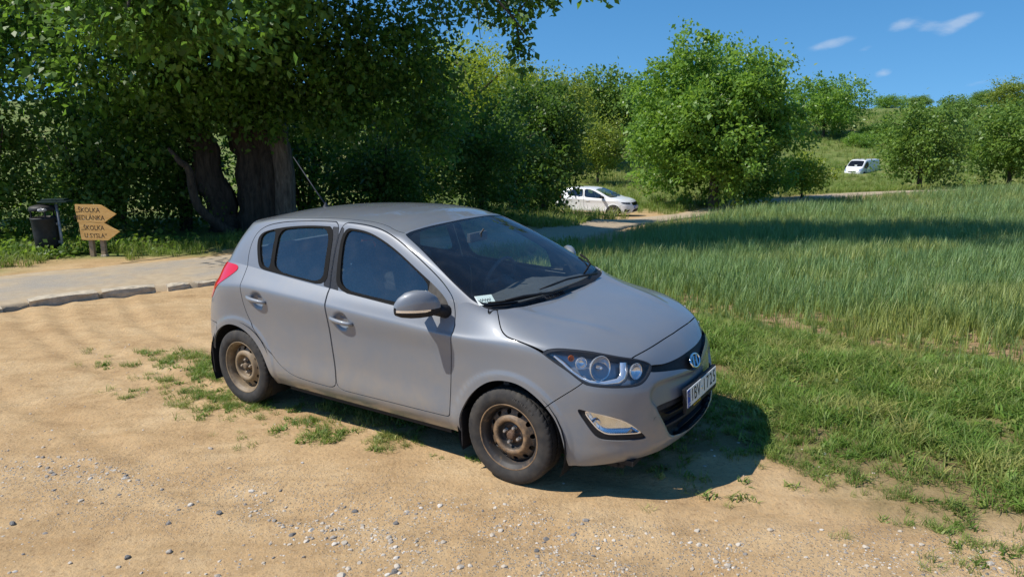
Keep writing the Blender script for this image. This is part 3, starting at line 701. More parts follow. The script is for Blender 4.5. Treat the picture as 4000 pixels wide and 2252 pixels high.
# -- the old tree at the left, several stems from one stool, canopy high above the frame
X0, Y0 = -5.95, 17.6; Z0 = float(base_z(X0, Y0))-.05
def rel(*p): return [(x-X0, y-Y0, z-Z0) for x, y, z in p]
limbs = [
 (rel((-6.10,17.6,-.5),(-6.12,17.6,.3),(-6.25,17.7,1.5),(-6.5,17.9,3.2),(-7.4,18.2,6.0),(-8.6,18.4,9.5),(-9.0,18.2,14.5)), [.66,.50,.43,.38,.30,.20,.08]),
 (rel((-5.75,17.5,-.5),(-5.75,17.5,.3),(-5.72,17.6,1.6),(-5.5,17.8,3.4),(-4.8,18.2,6.5),(-3.8,18.3,10.0),(-4.0,17.6,19)), [.56,.43,.40,.36,.29,.18,.08]),
 (rel((-6.95,17.4,-.5),(-6.95,17.4,.2),(-7.1,17.2,1.3),(-7.45,17.0,2.9),(-8.0,16.4,5.0),(-8.4,15.2,7.5),(-8.6,14.0,10)), [.42,.36,.30,.26,.20,.13,.05]),
 (rel((-6.45,16.6,-.2),(-6.62,16.3,.05),(-6.85,15.95,.40),(-6.92,15.8,.85),(-6.87,15.6,1.32),(-7.0,15.45,1.55),(-7.2,15.5,1.8)), [.12,.10,.09,.085,.075,.06,.03]),
 (rel((-5.5,17.8,3.4),(-4.6,16.5,4.6),(-3.2,15.0,5.4),(-1.6,13.8,5.2),(-.4,13.5,4.5),(.35,13.6,3.7)), [.14,.10,.07,.045,.025,.010]),
 (rel((-6.5,17.9,3.2),(-6.4,16.0,4.6),(-6.0,13.6,5.2),(-5.6,11.6,4.6),(-5.3,10.7,3.8)), [.16,.11,.075,.045,.015]),
 (rel((-7.4,17.0,2.9),(-8.6,15.2,4.4),(-9.6,13.2,4.8),(-10.1,12.0,4.2)), [.13,.09,.05,.02]),
]
L1 = [ # in view: hanging sprays from the left edge over to the open sky, then the high canopy that shades them
 (-5.1,11.4,4.0,1.35,.9,.95,110,34,.20),(-6.3,12.4,4.5,1.5,1.0,1.0,95,34,.22),(-4.0,12.6,4.6,1.5,1.0,.8,80,34,.22),
 (-7.4,14.5,3.6,1.9,1.5,1.3,110,34,.26),(-9.4,15.4,4.2,1.9,1.1,1.5,120,34,.26),(-11.4,15.2,3.2,1.2,1.0,1.6,80,34,.24),
 (-5.4,15.4,3.7,1.9,1.2,1.25,125,34,.26),(-3.3,15.8,3.9,1.7,1.2,1.2,115,34,.26),(-5.3,16.0,2.75,1.5,.7,.75,90,34,.22),(-6.6,15.9,2.9,1.0,.6,.7,55,34,.22),(-3.6,16.0,2.5,1.0,.7,.7,55,34,.22),(-2.3,16.6,3.4,1.3,1.2,1.4,95,34,.26),(-1.9,17.2,2.2,.9,1.0,1.0,50,34,.24),
 (-7.8,16.0,2.4,1.4,.9,.9,60,34,.24),
 (-1.35,14.6,4.6,.9,.8,.45,20,24,.16),(-.55,14.0,4.35,.7,.6,.35,10,22,.13),(.12,13.9,4.15,.50,.45,.55,20,22,.12),(.22,13.9,3.55,.18,.3,.35,8,20,.09),(.55,13.7,4.35,.6,.5,.22,12,22,.12),(1.40,13.2,4.38,.40,.4,.12,7,20,.10),
 (-4.2,14.2,5.6,2.2,1.6,.8,60,32,.3),(-7.2,13.6,5.8,2.6,1.8,.9,70,32,.3)]
L2 = [(-8.8,17.8,9.5,4.6,4.2,3.6,210,40,.5),(-4.2,18.2,9.8,3.8,4.2,3.6,190,40,.5),(-6.4,17.8,14.2,4.6,4.4,3.4,190,40,.5),(-7.4,14.2,9.4,3.0,2.6,2.2,100,40,.5),(-2.2,17.4,7.6,2.4,3.0,1.6,90,40,.45),(-12.6,18.0,7.4,3.0,3.0,2.8,130,40,.45),(-6.6,17.4,18.6,4.2,4.0,3.0,150,40,.5),(-5.6,16.8,22.2,3.4,3.6,2.4,110,40,.5),(-11.2,15.6,8.2,2.8,1.5,2.2,90,40,.42),(-9.0,15.4,7.0,2.2,1.3,1.4,60,40,.4),(-6.2,15.8,7.0,2.2,1.4,1.3,60,40,.4)]
mt = thing('old_maple', (X0, Y0, Z0), 0, 'huge old tree with several thick dark trunks and hanging leaves at the left', 'tree')
link('trunk', limb_mesh(limbs, seed=4, seg=22, rough=.10).mesh('trunk'), M['bark'], mt)
link('stem', limb_mesh([(rel((-5.36,17.1,-.4),(-5.34,17.1,.4),(-5.33,17.1,1.4),(-5.36,17.05,2.4),(-5.30,16.8,3.8),(-4.3,16.0,5.4),(-3.0,15.2,6.6),(-1.4,14.6,6.4),(.0,14.2,5.2)), [.27,.235,.215,.205,.18,.13,.09,.05,.02])], seed=6, seg=16, rough=.08).mesh('stem'), M['bark_pale'], mt)
rng = np.random.RandomState(11)
def crown(lobes, nm, size, mat, par, off, rng, **kw):
    P, O, R = crown_points(lobes, rng); V, F, r = leaves(P-np.array(off), size, rng, out=O, rnd=R, **kw); return link(nm, mesh_np(nm, V, F, False, dict(rnd=r)), mat, par)
L1 = [(*l[:6], int(l[6]*1.25), 36, l[8]) if l[6] > 40 else l for l in L1]
crown(L1, 'crown', .115, M['leaf_main'], mt, (X0, Y0, Z0), rng, up=.45, droop=.55, aspect=.62)
crown(L2, 'crown', .30, M['leaf_main'], mt, (X0, Y0, Z0), rng, up=.6, droop=.2, aspect=.7)
# thin twigs that carry the sprays seen against the sky
mb = MB(); rg = random.Random(5)
for (a, b_) in [((-1.6,13.8,5.2),(-.9,13.9,4.3)),((-.9,13.7,4.9),(-.2,13.9,4.25)),((-.2,13.5,4.4),(.15,13.9,3.95)),((.15,13.9,3.95),(.25,13.9,3.3)),((.1,13.6,4.0),(.7,13.7,4.45)),((.7,13.7,4.45),(1.5,13.2,4.5)),((-1.6,14.6,5.0),(-1.1,14.4,3.9)),((-.6,14.,4.5),(-.5,14.,3.7))]:
    a = np.array(a); b_ = np.array(b_); m_ = (a+b_)/2+np.array([0, 0, .12]); mb.tube([tuple(a-[X0, Y0, Z0]), tuple(m_-[X0, Y0, Z0]), tuple(b_-[X0, Y0, Z0])], [.016, .012, .005], 5)
mb.build('twigs', M['bark'], mt)

# -- scrub that closes the view at the left and under the old tree
def bush(name, x, y, rx, ry, h, n, nl, size, mat, label, seed, sp=.22, group=None, cat='bush', lumps=5):
    rg_ = np.random.RandomState(seed); z0 = float(base_z(x, y)); lob = []
    for k in range(lumps):
        a = rg_.random()*6.28; q = .55*rg_.random()**.5
        lob.append((rx*q*math.cos(a), ry*q*math.sin(a), h*(.28+.42*rg_.random()), rx*.62, ry*.62, h*.36, n//lumps, nl, sp))
    lob.append((0, 0, h*.22, rx*.9, ry*.9, h*.25, n//lumps, nl, sp))
    st = []
    for k in range(6):
        a = rg_.random()*6.28; q = .6*rg_.random(); st.append(([(.1*math.cos(a), .1*math.sin(a), -.1), (rx*q*.4*math.cos(a), ry*q*.4*math.sin(a), h*.35), (rx*q*math.cos(a), ry*q*math.sin(a), h*.75)], [.05*h/3, .035*h/3, .01]))
    return make_tree(name, (x, y, z0), lob, None, size, mat, st, M['bark'], label, cat, group, seed, .5, .1, .6)
bush('hedge_shrub', -11.3, 15.6, 1.6, 1.5, 3.4, 150, 40, .10, M['leaf_shrub'], 'sunlit leafy shrub at the far left edge behind the litter bin', 21)
bush('hedge_shrub', -9.4, 16.0, 1.5, 1.2, 3.0, 170, 40, .095, M['leaf_shrub'], 'dense dark shrub right behind the litter bin and arrow signs', 22)
bush('hedge_shrub', -8.0, 17.6, 1.4, 1.1, 2.8, 150, 40, .095, M['leaf_dark'], 'dark shrub between the arrow signs and the leaning trunk', 23)
bush('hedge_shrub', -10.6, 19.5, 3.2, 1.5, 5.0, 200, 40, .14, M['leaf_dark'], 'tall dark thicket filling the gap behind the arrow signs', 24, .3)
bush('hedge_shrub', -3.6, 20.3, 1.9, 1.5, 3.2, 190, 40, .11, M['leaf_dark'], 'shady bush right of the thick trunks, behind the car roof', 25)
bush('hedge_shrub', -6.4, 22.5, 3.0, 1.4, 4.2, 170, 40, .15, M['leaf_dark'], 'shady thicket seen between the thick trunks', 26, .3)
bush('dark_bush', -.9, 22.6, 2.3, 1.7, 3.6, 230, 42, .11, M['leaf_dark'], 'broad dark bush beside the road above the car windscreen', 27)
bush('dark_bush', -3.4, 25.0, 2.6, 1.6, 4.0, 180, 42, .15, M['leaf_dark'], 'taller dark bush under the hanging branches left of the road', 28, .3)
bush('hedge_shrub', -14.6, 16.4, 2.2, 1.6, 3.8, 150, 40, .13, M['leaf_shrub'], 'sunny shrub further left along the verge, mostly outside the picture', 51, .28)
bush('hedge_shrub', -17.5, 20.0, 3.4, 2.2, 6.0, 170, 40, .18, M['leaf_dark'], 'tall thicket at the outer left, behind the sunny shrub', 52, .36)
# -- trees along the road behind
def round_tree(name, x, y, rx, h, z_lo, n, nl, size, mat, label, seed, sp, bark='bark', trunk_r=.16, cat='tree', group=None, lean=0., flat=1.):
    rg_ = np.random.RandomState(seed); z0 = float(base_z(x, y)); lob = []; hc = (h+z_lo)/2; hr = (h-z_lo)/2
    lob.append((0, 0, hc, rx*.70, rx*.70*flat, hr*.72, int(n*.30), nl, sp))
    m_ = 13
    for k in range(m_):
        a = k*2.39996; u_ = -.75+1.6*(k+.5)/m_; u_ = min(u_, .86); q = math.sqrt(1-u_*u_)*(.62+.12*rg_.random())
        lob.append((rx*q*math.cos(a), rx*q*math.sin(a)*flat, hc+hr*u_*.70, rx*.40, rx*.40, hr*.32, int(n*.70/m_), nl, sp))
    st = [([(0, 0, -.3), (.02, 0, h*.18), (lean*.3, 0, h*.45), (lean*.6, 0, h*.72)], [trunk_r*1.25, trunk_r, trunk_r*.7, trunk_r*.15])]
    for k in range(7):
        a = k*2.4+seed; zz = h*(.16+.07*k); st.append(([(0, 0, zz), (rx*.35*math.cos(a), rx*.35*math.sin(a), zz+h*.13), (rx*.72*math.cos(a), rx*.72*math.sin(a), zz+h*.2)], [trunk_r*.5, trunk_r*.3, trunk_r*.08]))
    return make_tree(name, (x, y, z0), lob, None, size, mat, st, M[bark], label, cat, group, seed, .55, .25, .6)
round_tree('roadside_tree', 1.35, 29.4, 2.0, 6.0, -.2, 400, 46, .13, M['leaf_dark'], 'dark green tree hanging over the rear of the white car', 31, .24)
round_tree('roadside_tree', .1, 27.5, 1.9, 3.9, -.5, 290, 46, .13, M['leaf_dark'], 'lower dark tree left of the white car, beside the road', 30, .26)
round_tree('yellow_tree', -1.9, 43.0, 4.1, 9.8, .3, 330, 42, .15, M['leaf_yellow'], 'bright yellow-green tree in the sun behind the dark bush', 32, .3)
round_tree('walnut_tree', 11.6, 41.2, 4.8, 10.1, -1.2, 1150, 58, .205, M['leaf_walnut'], 'big round walnut tree in full leaf, crown down to the ground', 33, .30, 'bark_pale', .26)
round_tree('small_tree', 18.0, 44.6, 1.65, 2.9, .1, 130, 36, .15, M['leaf_yellow'], 'small yellowish shrub on the verge right of the walnut tree', 34, .24, trunk_r=.07)
round_tree('slope_bush', 31.4, 55.5, 3.3, 7.3, -.4, 300, 44, .22, M['leaf_far'], 'large rounded bush right of the white van', 35, .40)
round_tree('slope_tree', 41.4, 60.0, 4.0, 8.0, -.4, 380, 44, .24, M['leaf_far'], 'big leafy tree at the right edge of the picture', 36, .42)
# -- woods and single trees on the slope behind, from three kinds
fa = round_tree('woodland_tree', 4.5, 72., 4.2, 9.4, .6, 260, 40, .30, M['leaf_forest'], 'woodland tree behind the white car, left of the walnut tree', 41, .5, group='woodland on the slope')
fb = round_tree('woodland_tree', -4.5, 66., 4.0, 9.0, .6, 260, 40, .30, M['leaf_far'], 'darker woodland tree showing behind the yellow-green tree', 42, .5, group='woodland on the slope')
fc = round_tree('woodland_tree', 44.5, 104., 5.9, 9.2, -.6, 320, 42, .32, M['leaf_walnut'], 'round tree on the slope just right of the walnut tree', 43, .5, group='woodland on the slope')
def put(src, x, y, sc, rz, label): return copy_tree(src, (x, y, float(base_z(x, y))-(.9 if y > 95 else 0.)), rz, sc, label, 'woodland on the slope')
put(fb, 9.5, 78, 1.15, 1.0, 'tall dark woodland tree peeping over the left shoulder of the walnut tree')
put(fa, .5, 80, 1.0, 2.1, 'pale woodland tree in the middle of the row behind the overhanging twigs')
put(fa, -8, 74, 1.05, 3.3, 'pale woodland tree behind the hanging sprays of the old tree')
put(fb, -14, 68, 1.1, 4.0, 'woodland tree hidden behind the thick trunks')
put(fa, 15, 84, .95, .5, 'pale woodland tree directly behind the walnut tree')
put(fc, 24, 90, 1.0, 1.7, 'woodland tree behind the right shoulder of the walnut tree')
put(fa, 7.0, 58, .60, 5.1, 'small pale tree on the slope between the white car and the walnut tree')
put(fc, 46.5, 97, (.45, .45, .32), 2.6, 'low bush on the grassy slope above the white van')
put(fc, 51, 100, (.55, .55, .42), .3, 'second low bush on the grassy slope above the white van')
put(fb, 60, 104, (.6, .6, .45), 2.2, 'bush at the upper end of the grassy slope')
put(fb, 68, 112, (.75, .75, .65), 3.9, 'tree near the skyline above the large rounded bush')
put(fa, 80, 118, (.85, .85, .8), 1.1, 'tree on the skyline above the big tree at the right edge')
put(fc, 77, 150, (.55, .55, .42), 1.0, 'lone little tree on the skyline')
put(fb, 84, 152, (.7, .6, .40), 2.0, 'little tree on the skyline, right of the lone one')
put(fb, 96, 150, (.6, .6, .5), 3.0, 'small tree on the skyline furthest right')
put(fb, 66, 84, (.95, .95, .95), 1.0, 'tree closing the right edge behind the big leafy one')

# ---------------------------------------------------------------- instanced ground cover
def instancer(name, pts, rot, scale, pick, val, sources, label, cat):
    """one object of kind stuff: small source meshes set out on points"""
    me = bpy.data.meshes.new(name); n = len(pts); me.vertices.add(n); me.vertices.foreach_set('co', np.asarray(pts, np.float32).ravel())
    a = me.attributes.new('rot', 'FLOAT_VECTOR', 'POINT'); a.data.foreach_set('vector', np.asarray(rot, np.float32).ravel())
    a = me.attributes.new('scl', 'FLOAT_VECTOR', 'POINT'); a.data.foreach_set('vector', np.asarray(scale, np.float32).ravel())
    a = me.attributes.new('pick', 'INT', 'POINT'); a.data.foreach_set('value', np.asarray(pick, np.int32))
    a = me.attributes.new('val', 'FLOAT', 'POINT'); a.data.foreach_set('value', np.asarray(val, np.float32))
    o = bpy.data.objects.new(name, me); COL.objects.link(o)
    ng = bpy.data.node_groups.new(name+'_scatter', 'GeometryNodeTree'); ng.interface.new_socket('Geometry', in_out='INPUT', socket_type='NodeSocketGeometry'); ng.interface.new_socket('Geometry', in_out='OUTPUT', socket_type='NodeSocketGeometry')
    N = ng.nodes; L = ng.links; gi = N.new('NodeGroupInput'); gq = N.new('NodeGroupOutput')
    mp_ = N.new('GeometryNodeMeshToPoints'); L.new(gi.outputs[0], mp_.inputs['Mesh'])
    ins = N.new('GeometryNodeInstanceOnPoints'); L.new(mp_.outputs[0], ins.inputs['Points'])
    jn = N.new('GeometryNodeJoinGeometry')
    for s in sources[::-1]:
        oi = N.new('GeometryNodeObjectInfo'); oi.inputs['Object'].default_value = s; oi.inputs['As Instance'].default_value = True; L.new(oi.outputs['Geometry'], jn.inputs[0])
    L.new(jn.outputs[0], ins.inputs['Instance']); ins.inputs['Pick Instance'].default_value = True
    def at_(k, ty):
        q = N.new('GeometryNodeInputNamedAttribute'); q.data_type = ty; q.inputs['Name'].default_value = k; return q.outputs[0]
    L.new(at_('pick', 'INT'), ins.inputs['Instance Index'])
    er = N.new('FunctionNodeEulerToRotation'); L.new(at_('rot', 'FLOAT_VECTOR'), er.inputs[0]); L.new(er.outputs[0], ins.inputs['Rotation'])
    L.new(at_('scl', 'FLOAT_VECTOR'), ins.inputs['Scale']); L.new(ins.outputs[0], gq.inputs[0])
    md = o.modifiers.new('scatter', 'NODES'); md.node_group = ng
    return tag(o, label, cat, None, 'stuff')
def blade_tuft(name, n, h, w, spread, lean, mat, rng, seg=3, broad=False):
    V = []; F = []; r = []
    for k in range(n):
        a = rng.random()*6.28; q = spread*rng.random()**.5; c = np.array([q*math.cos(a), q*math.sin(a), 0]); b = rng.random()*6.28
        dr = np.array([math.cos(b), math.sin(b), 0]); sd = np.array([-math.sin(b), math.cos(b), 0]); hh = h*(.55+.6*rng.random()); ln = lean*(.3+rng.random()); ww = w*(.7+.6*rng.random()); n0 = len(V); tw = rng.normal(0, .5)
        for i in range(seg+1):
            f = i/seg; p_ = c+np.array([0, 0, 1])*hh*(f-.35*ln*f*f)+dr*hh*ln*f*f; wd = ww*(1-f)**.7*(.7+.6*f if not broad else 1); s_ = sd*math.cos(tw*f)+dr*math.sin(tw*f)
            if i < seg: V += [p_-s_*wd*.5, p_+s_*wd*.5]; r += [f, f]
            else: V += [p_]; r += [f]
        for i in range(seg-1): F.append((n0+2*i, n0+2*i+1, n0+2*i+3, n0+2*i+2))
        F.append((n0+2*seg-2, n0+2*seg-1, n0+2*seg))
    mb = MB(); mb.add(V, F, True); me = mb.mesh(name)
    a = me.attributes.new('tip', 'FLOAT', 'POINT'); a.data.foreach_set('value', np.array(r, np.float32)); me.materials.append(mat)
    return bpy.data.objects.new(name, me)
def blade_mat(name, lo, hi, dry, tr, gloss=.3):
    m = bpy.data.materials.new(name); m.use_nodes = True; nt = m.node_tree; N = nt.nodes; L = nt.links; N.clear()
    o = N.new('ShaderNodeOutputMaterial'); b = N.new('ShaderNodeBsdfPrincipled'); t = N.new('ShaderNodeBsdfTranslucent'); mx_ = N.new('ShaderNodeMixShader'); mx_.inputs[0].default_value = .30
    tip = N.new('ShaderNodeAttribute'); tip.attribute_name = 'tip'; v = N.new('ShaderNodeAttribute'); v.attribute_type = 'INSTANCER'; v.attribute_name = 'val'
    oi = N.new('ShaderNodeObjectInfo')
    r = N.new('ShaderNodeMix'); r.data_type = 'RGBA'; r.inputs['A'].default_value = (*lo, 1); r.inputs['B'].default_value = (*hi, 1); L.new(tip.outputs['Fac'], r.inputs['Factor'])
    d = N.new('ShaderNodeMix'); d.data_type = 'RGBA'; d.inputs['B'].default_value = (*dry, 1); L.new(r.outputs['Result'], d.inputs['A']); L.new(v.outputs['Fac'], d.inputs['Factor'])
    hs_ = N.new('ShaderNodeHueSaturation'); mr_ = N.new('ShaderNodeMapRange'); mr_.inputs['To Min'].default_value = .7; mr_.inputs['To Max'].default_value = 1.3; L.new(oi.outputs['Random'], mr_.inputs['Value']); L.new(mr_.outputs[0], hs_.inputs['Value']); L.new(d.outputs['Result'], hs_.inputs['Color'])
    L.new(hs_.outputs[0], b.inputs['Base Color']); t.inputs[0].default_value = (*tr, 1); b.inputs['Roughness'].default_value = .5; b.inputs['Specular IOR Level'].default_value = gloss
    L.new(b.outputs[0], mx_.inputs[1]); L.new(t.outputs[0], mx_.inputs[2]); L.new(mx_.outputs[0], o.inputs[0]); return m
rng = np.random.RandomState(3)
M['wheat'] = blade_mat('wheat_blade', (.27, .32, .060), (.165, .295, .125), (.36, .36, .09), (.27, .41, .085), .5)
M['grass'] = blade_mat('grass_blade', (.13, .175, .030), (.125, .240, .036), (.40, .36, .12), (.27, .43, .05))
wheat_src = [blade_tuft('wheat_plant', 6, .44, .017, .045, .26, M['wheat'], rng, 4) for _ in range(5)]
grass_src = [blade_tuft('grass_tuft', 20, .105, .0062, .055, .95, M['grass'], rng, 3) for _ in range(4)]+[blade_tuft('weed_tuft', 16, .075, .020, .06, 1.1, M['grass'], rng, 3, True) for _ in range(2)]
long_src = [blade_tuft('meadow_tuft', 16, .45, .020, .16, .6, M['grass'], rng, 3) for _ in range(3)]

def scatter(poly, dens, rng, fn=None):
    P = np.asarray(poly, float); lo = P.min(0); hi = P.max(0); n = int((hi[0]-lo[0])*(hi[1]-lo[1])*dens)
    q = lo+(hi-lo)*rng.random_sample((n, 2)); k = sdf(P, q[:, 0], q[:, 1]) < 0; return q[k]
def place(q, tilt, rng):
    z = gheight(q[:, 0], q[:, 1]); n = len(q); return np.stack([q[:, 0], q[:, 1], z-.01], 1), np.stack([rng.normal(0, tilt, n), rng.normal(0, tilt, n), rng.random_sample(n)*6.283], 1)
# wheat: dense near the camera, thinner and larger tufts with distance
qs = []; sc = []
for (y0, y1, dens, s0) in ((2, 10, 300, .74), (10, 16, 170, .85), (16, 26, 75, 1.05), (26, 58, 24, 1.6)):
    Pf = np.array(FIELD, float); q = scatter([(-2, y0), (min(60, 5+y1*.95), y0), (min(60, 5+y1*.95), y1), (-2, y1)], dens, rng); fdist = sdf(Pf, q[:, 0], q[:, 1])
    edge = np.clip(-fdist/1.9, 0, 1); nse = fbm(q[:, 0]*.9, q[:, 1]*.9, 4, 91)
    keep = (fdist < 0) & (rng.random_sample(len(q)) < np.clip(.26+.62*edge+(nse-.5)*1.7, 0.05, 1))
    q = q[keep]; qs.append(q); e = edge[keep]; sc.append(s0*(.55+.45*e)*(.75+.5*fbm(q[:, 0]*.5, q[:, 1]*.5, 3, 17))*(.8+.4*rng.random_sample(len(q))))
q = np.concatenate(qs); s = np.concatenate(sc); fdist = sdf(np.array(FIELD, float), q[:, 0], q[:, 1])
pts, rot = place(q, .10, rng); val = np.clip(.60*ss(2.2, .2, -fdist)*fbm(q[:, 0]*1.5, q[:, 1]*1.5, 3, 19)+.55*ss(.5, .72, fbm(q[:, 0]*.7, q[:, 1]*.7, 4, 23))+rng.normal(0, .08, len(q)), 0, .8)
instancer('wheat_field', pts, rot, np.stack([s, s, s], 1), rng.randint(0, 5, len(q)), val, wheat_src, 'field of young blue-green wheat right of and behind the grey car', 'wheat')
# grass: lush patch beside the bonnet, patches round the rear wheel and under the sill
c33, s33 = math.cos(rad(-33.714)), math.sin(rad(-33.714))
def car_xy(a, b): return (.422+a*c33-b*s33, 4.703+a*s33+b*c33)
blobs = [(-3.11,6.62,.34,.20,1.2),(-2.75,6.45,.30,.25,1.2),(-2.84,6.06,.34,.12,1.3),(-3.0,5.72,.22,.10,1.2),(-3.14,5.60,.14,.05,.9),(-2.61,5.72,.18,.09,1.2),(-2.37,5.56,.26,.12,1.4),(-2.13,5.33,.28,.11,1.6),(-2.65,5.38,.16,.06,1.1),(-3.55,6.85,.35,.10,.5),(-3.7,6.5,.22,.08,.45),(-2.2,6.2,.4,.3,.9),
 (-1.50,5.02,.16,.09,1.2),(-1.34,5.00,.22,.10,1.6),(-1.10,4.85,.26,.08,1.6),(-.85,4.68,.22,.07,1.5),(-1.42,4.71,.10,.05,1.2),(-1.27,4.69,.13,.05,1.2),(-1.1,4.66,.09,.04,.9),(-.91,4.52,.10,.04,1.0),(-.66,4.56,.12,.05,.9),(-.45,4.37,.12,.05,.7),(-.30,4.33,.10,.05,.6),(-1.9,4.85,.10,.05,.6),(-2.3,5.05,.10,.04,.5)]
blobs += [(*car_xy(a, b), r1, r2, w) for a, b, r1, r2, w in [(-1.9,-.55,.5,.2,.8),(-1.3,-.4,.8,.3,.8),(-1.3,.3,.9,.4,.8),(.5,.2,.5,.4,.5),(.9,.9,.6,.4,.8)]]
blobs += [(2.25,3.55,.25,.07,.7),(2.6,3.25,.3,.07,.7),(1.95,3.9,.2,.07,.6),(1.45,4.35,.18,.06,.6),(1.75,3.35,.10,.05,.5),(2.15,3.1,.12,.05,.6),(1.3,3.75,.08,.04,.4),(2.9,3.05,.3,.08,.7),(1.05,4.02,.07,.03,.5)]
q = rng.random_sample((120000, 2))*np.array([13, 7.5])+np.array([-5, 2.4])
d = np.zeros(len(q))
for (bx_, by_, r1, r2, w) in blobs:
    a = np.hypot((q[:, 0]-bx_)/r1, (q[:, 1]-by_)/r2); d = np.maximum(d, w*np.exp(-a*a*.9))
gd_ = sdf(np.array(GRASS, float), q[:, 0], q[:, 1]); nse = fbm(q[:, 0]*2.2, q[:, 1]*2.2, 4, 31)
d = np.maximum(d, np.clip(.5-gd_/.7+(nse-.5)*4.2, 0, 1)*(gd_ < .15)*1.0)
d = d*np.clip((fbm(q[:, 0]*7, q[:, 1]*7, 2, 37)-.30)*3.5+.25*(d > 1.05), 0, 1)
fdist = sdf(np.array(FIELD, float), q[:, 0], q[:, 1]); gf = np.clip((fbm(q[:, 0]*2.6, q[:, 1]*2.6, 3, 43)-.40)*3, 0, .8)*ss(-3.2, -.6, fdist)*(fdist < .3); d = np.maximum(d, gf); d = np.where(fdist < -2.6, d*.3, d)
k = rng.random_sample(len(q)) < d*.62; q = q[k]; gd_ = gd_[k]; d = d[k]
pts, rot = place(q, .15, rng); n = len(q); lush = ss(.1, -1.0, gd_)
s = (.55+.75*lush)*(.7+.6*rng.random_sample(n))*(.55+1.0*fbm(q[:, 0]*2.8, q[:, 1]*2.8, 3, 47)); pick = np.where(rng.random_sample(n) < .78, rng.randint(0, 4, n), rng.randint(4, 6, n))
instancer('grass', pts, rot, np.stack([s, s, s], 1), pick, np.clip(rng.normal(.14, .20, n)+.5*ss(.55, .75, fbm(q[:, 0]*3, q[:, 1]*3, 2, 97)), 0, .9), grass_src, 'short green grass and weeds growing in patches on the dirt', 'grass')
# verge and meadow grass: left verge, round the white car, up the slope
q1 = scatter([(-13.5,11.6),(-8.2,12.2),(-6.0,13.3),(-3.0,16.4),(.2,20.6),(.2,24),(-3,19),(-7,15.2),(-13,18)], 26, rng)
q2 = scatter([(3.4,29.0),(7.4,36.6),(12.6,42.8),(21.4,48.2),(33,53.4),(60,62),(60,75),(2,75),(0,36)], 3.2, rng); q2 = q2[np.hypot((q2[:, 0]-5.4)/3.6, (q2[:, 1]-36.2)/2.8) > 1]
q3 = scatter([(20,75),(75,75),(95,130),(20,130)], .9, rng)
q4 = scatter([(-1.4,10.5),(.6,14.2),(1.6,16.9),(1.0,16.2),(-2.0,12.2)], 40, rng); q5 = scatter([(1.9,22.),(3.2,28.2),(1.5,29.5),(-1.5,24.5),(.8,21.)], 22, rng)
q1 = q1[np.hypot(q1[:, 0]+7.75, q1[:, 1]-12.9) > .7]
q = np.concatenate([q1, q2, q3, q4, q5]); s = np.concatenate([.35+.45*rng.random_sample(len(q1)), .8+.9*rng.random_sample(len(q2)), 1.3+1.2*rng.random_sample(len(q3)), .5+.4*rng.random_sample(len(q4)), .6+.6*rng.random_sample(len(q5))])
pts, rot = place(q, .1, rng); n = len(q)
instancer('meadow_grass', pts, rot, np.stack([s, s, s*.9], 1), rng.randint(0, 3, n), np.clip(fbm(q[:, 0]*.15, q[:, 1]*.15, 3, 5)*1.1-.2+rng.normal(0, .15, n), 0, .9), long_src, 'tall verge and meadow grass under the trees and up the slope', 'grass')
# low leafy weeds along the left verge
weed_src = []
for kk in range(3):
    n = 40; C = rng.normal(size=(n, 3))*np.array([.13, .13, .06]); C[:, 2] = np.abs(C[:, 2])*1.5+.03
    V, F, r = leaves(C, .075, rng, 1.2, -.2, None, .7); me = mesh_np('weed', V, F, False, dict(rnd=r)); me.materials.append(M['leaf_shrub']); weed_src.append(bpy.data.objects.new('weed', me))
q = np.concatenate([(lambda w: w[np.hypot(w[:, 0]+7.75, w[:, 1]-13.0) > .75])(scatter([(-13,12.4),(-8.2,12.9),(-6.2,13.8),(-5.8,14.8),(-8.5,15.4),(-13,17.5)], 11, rng)), scatter([(-6,14.2),(-3,17.2),(-1,20.2),(-2,20.8),(-5,17)], 2.5, rng)])
gq_ = np.array([car_xy(.6, 1.6)])
q6 = scatter([(1.6,5.0),(2.6,4.6),(4.2,4.4),(5,5.2),(3,6.4),(1.8,6.6)], 9, rng); q = np.concatenate([q, q6]); n = len(q)
pts, rot = place(q, .1, rng); s = np.concatenate([.7+.8*rng.random_sample(n-len(q6)), .30+.3*rng.random_sample(len(q6))])
instancer('weeds', pts, rot, np.stack([s, s, s], 1), rng.randint(0, 3, n), np.zeros(n), weed_src, 'low leafy weeds round the sign posts and in the grass', 'weeds')

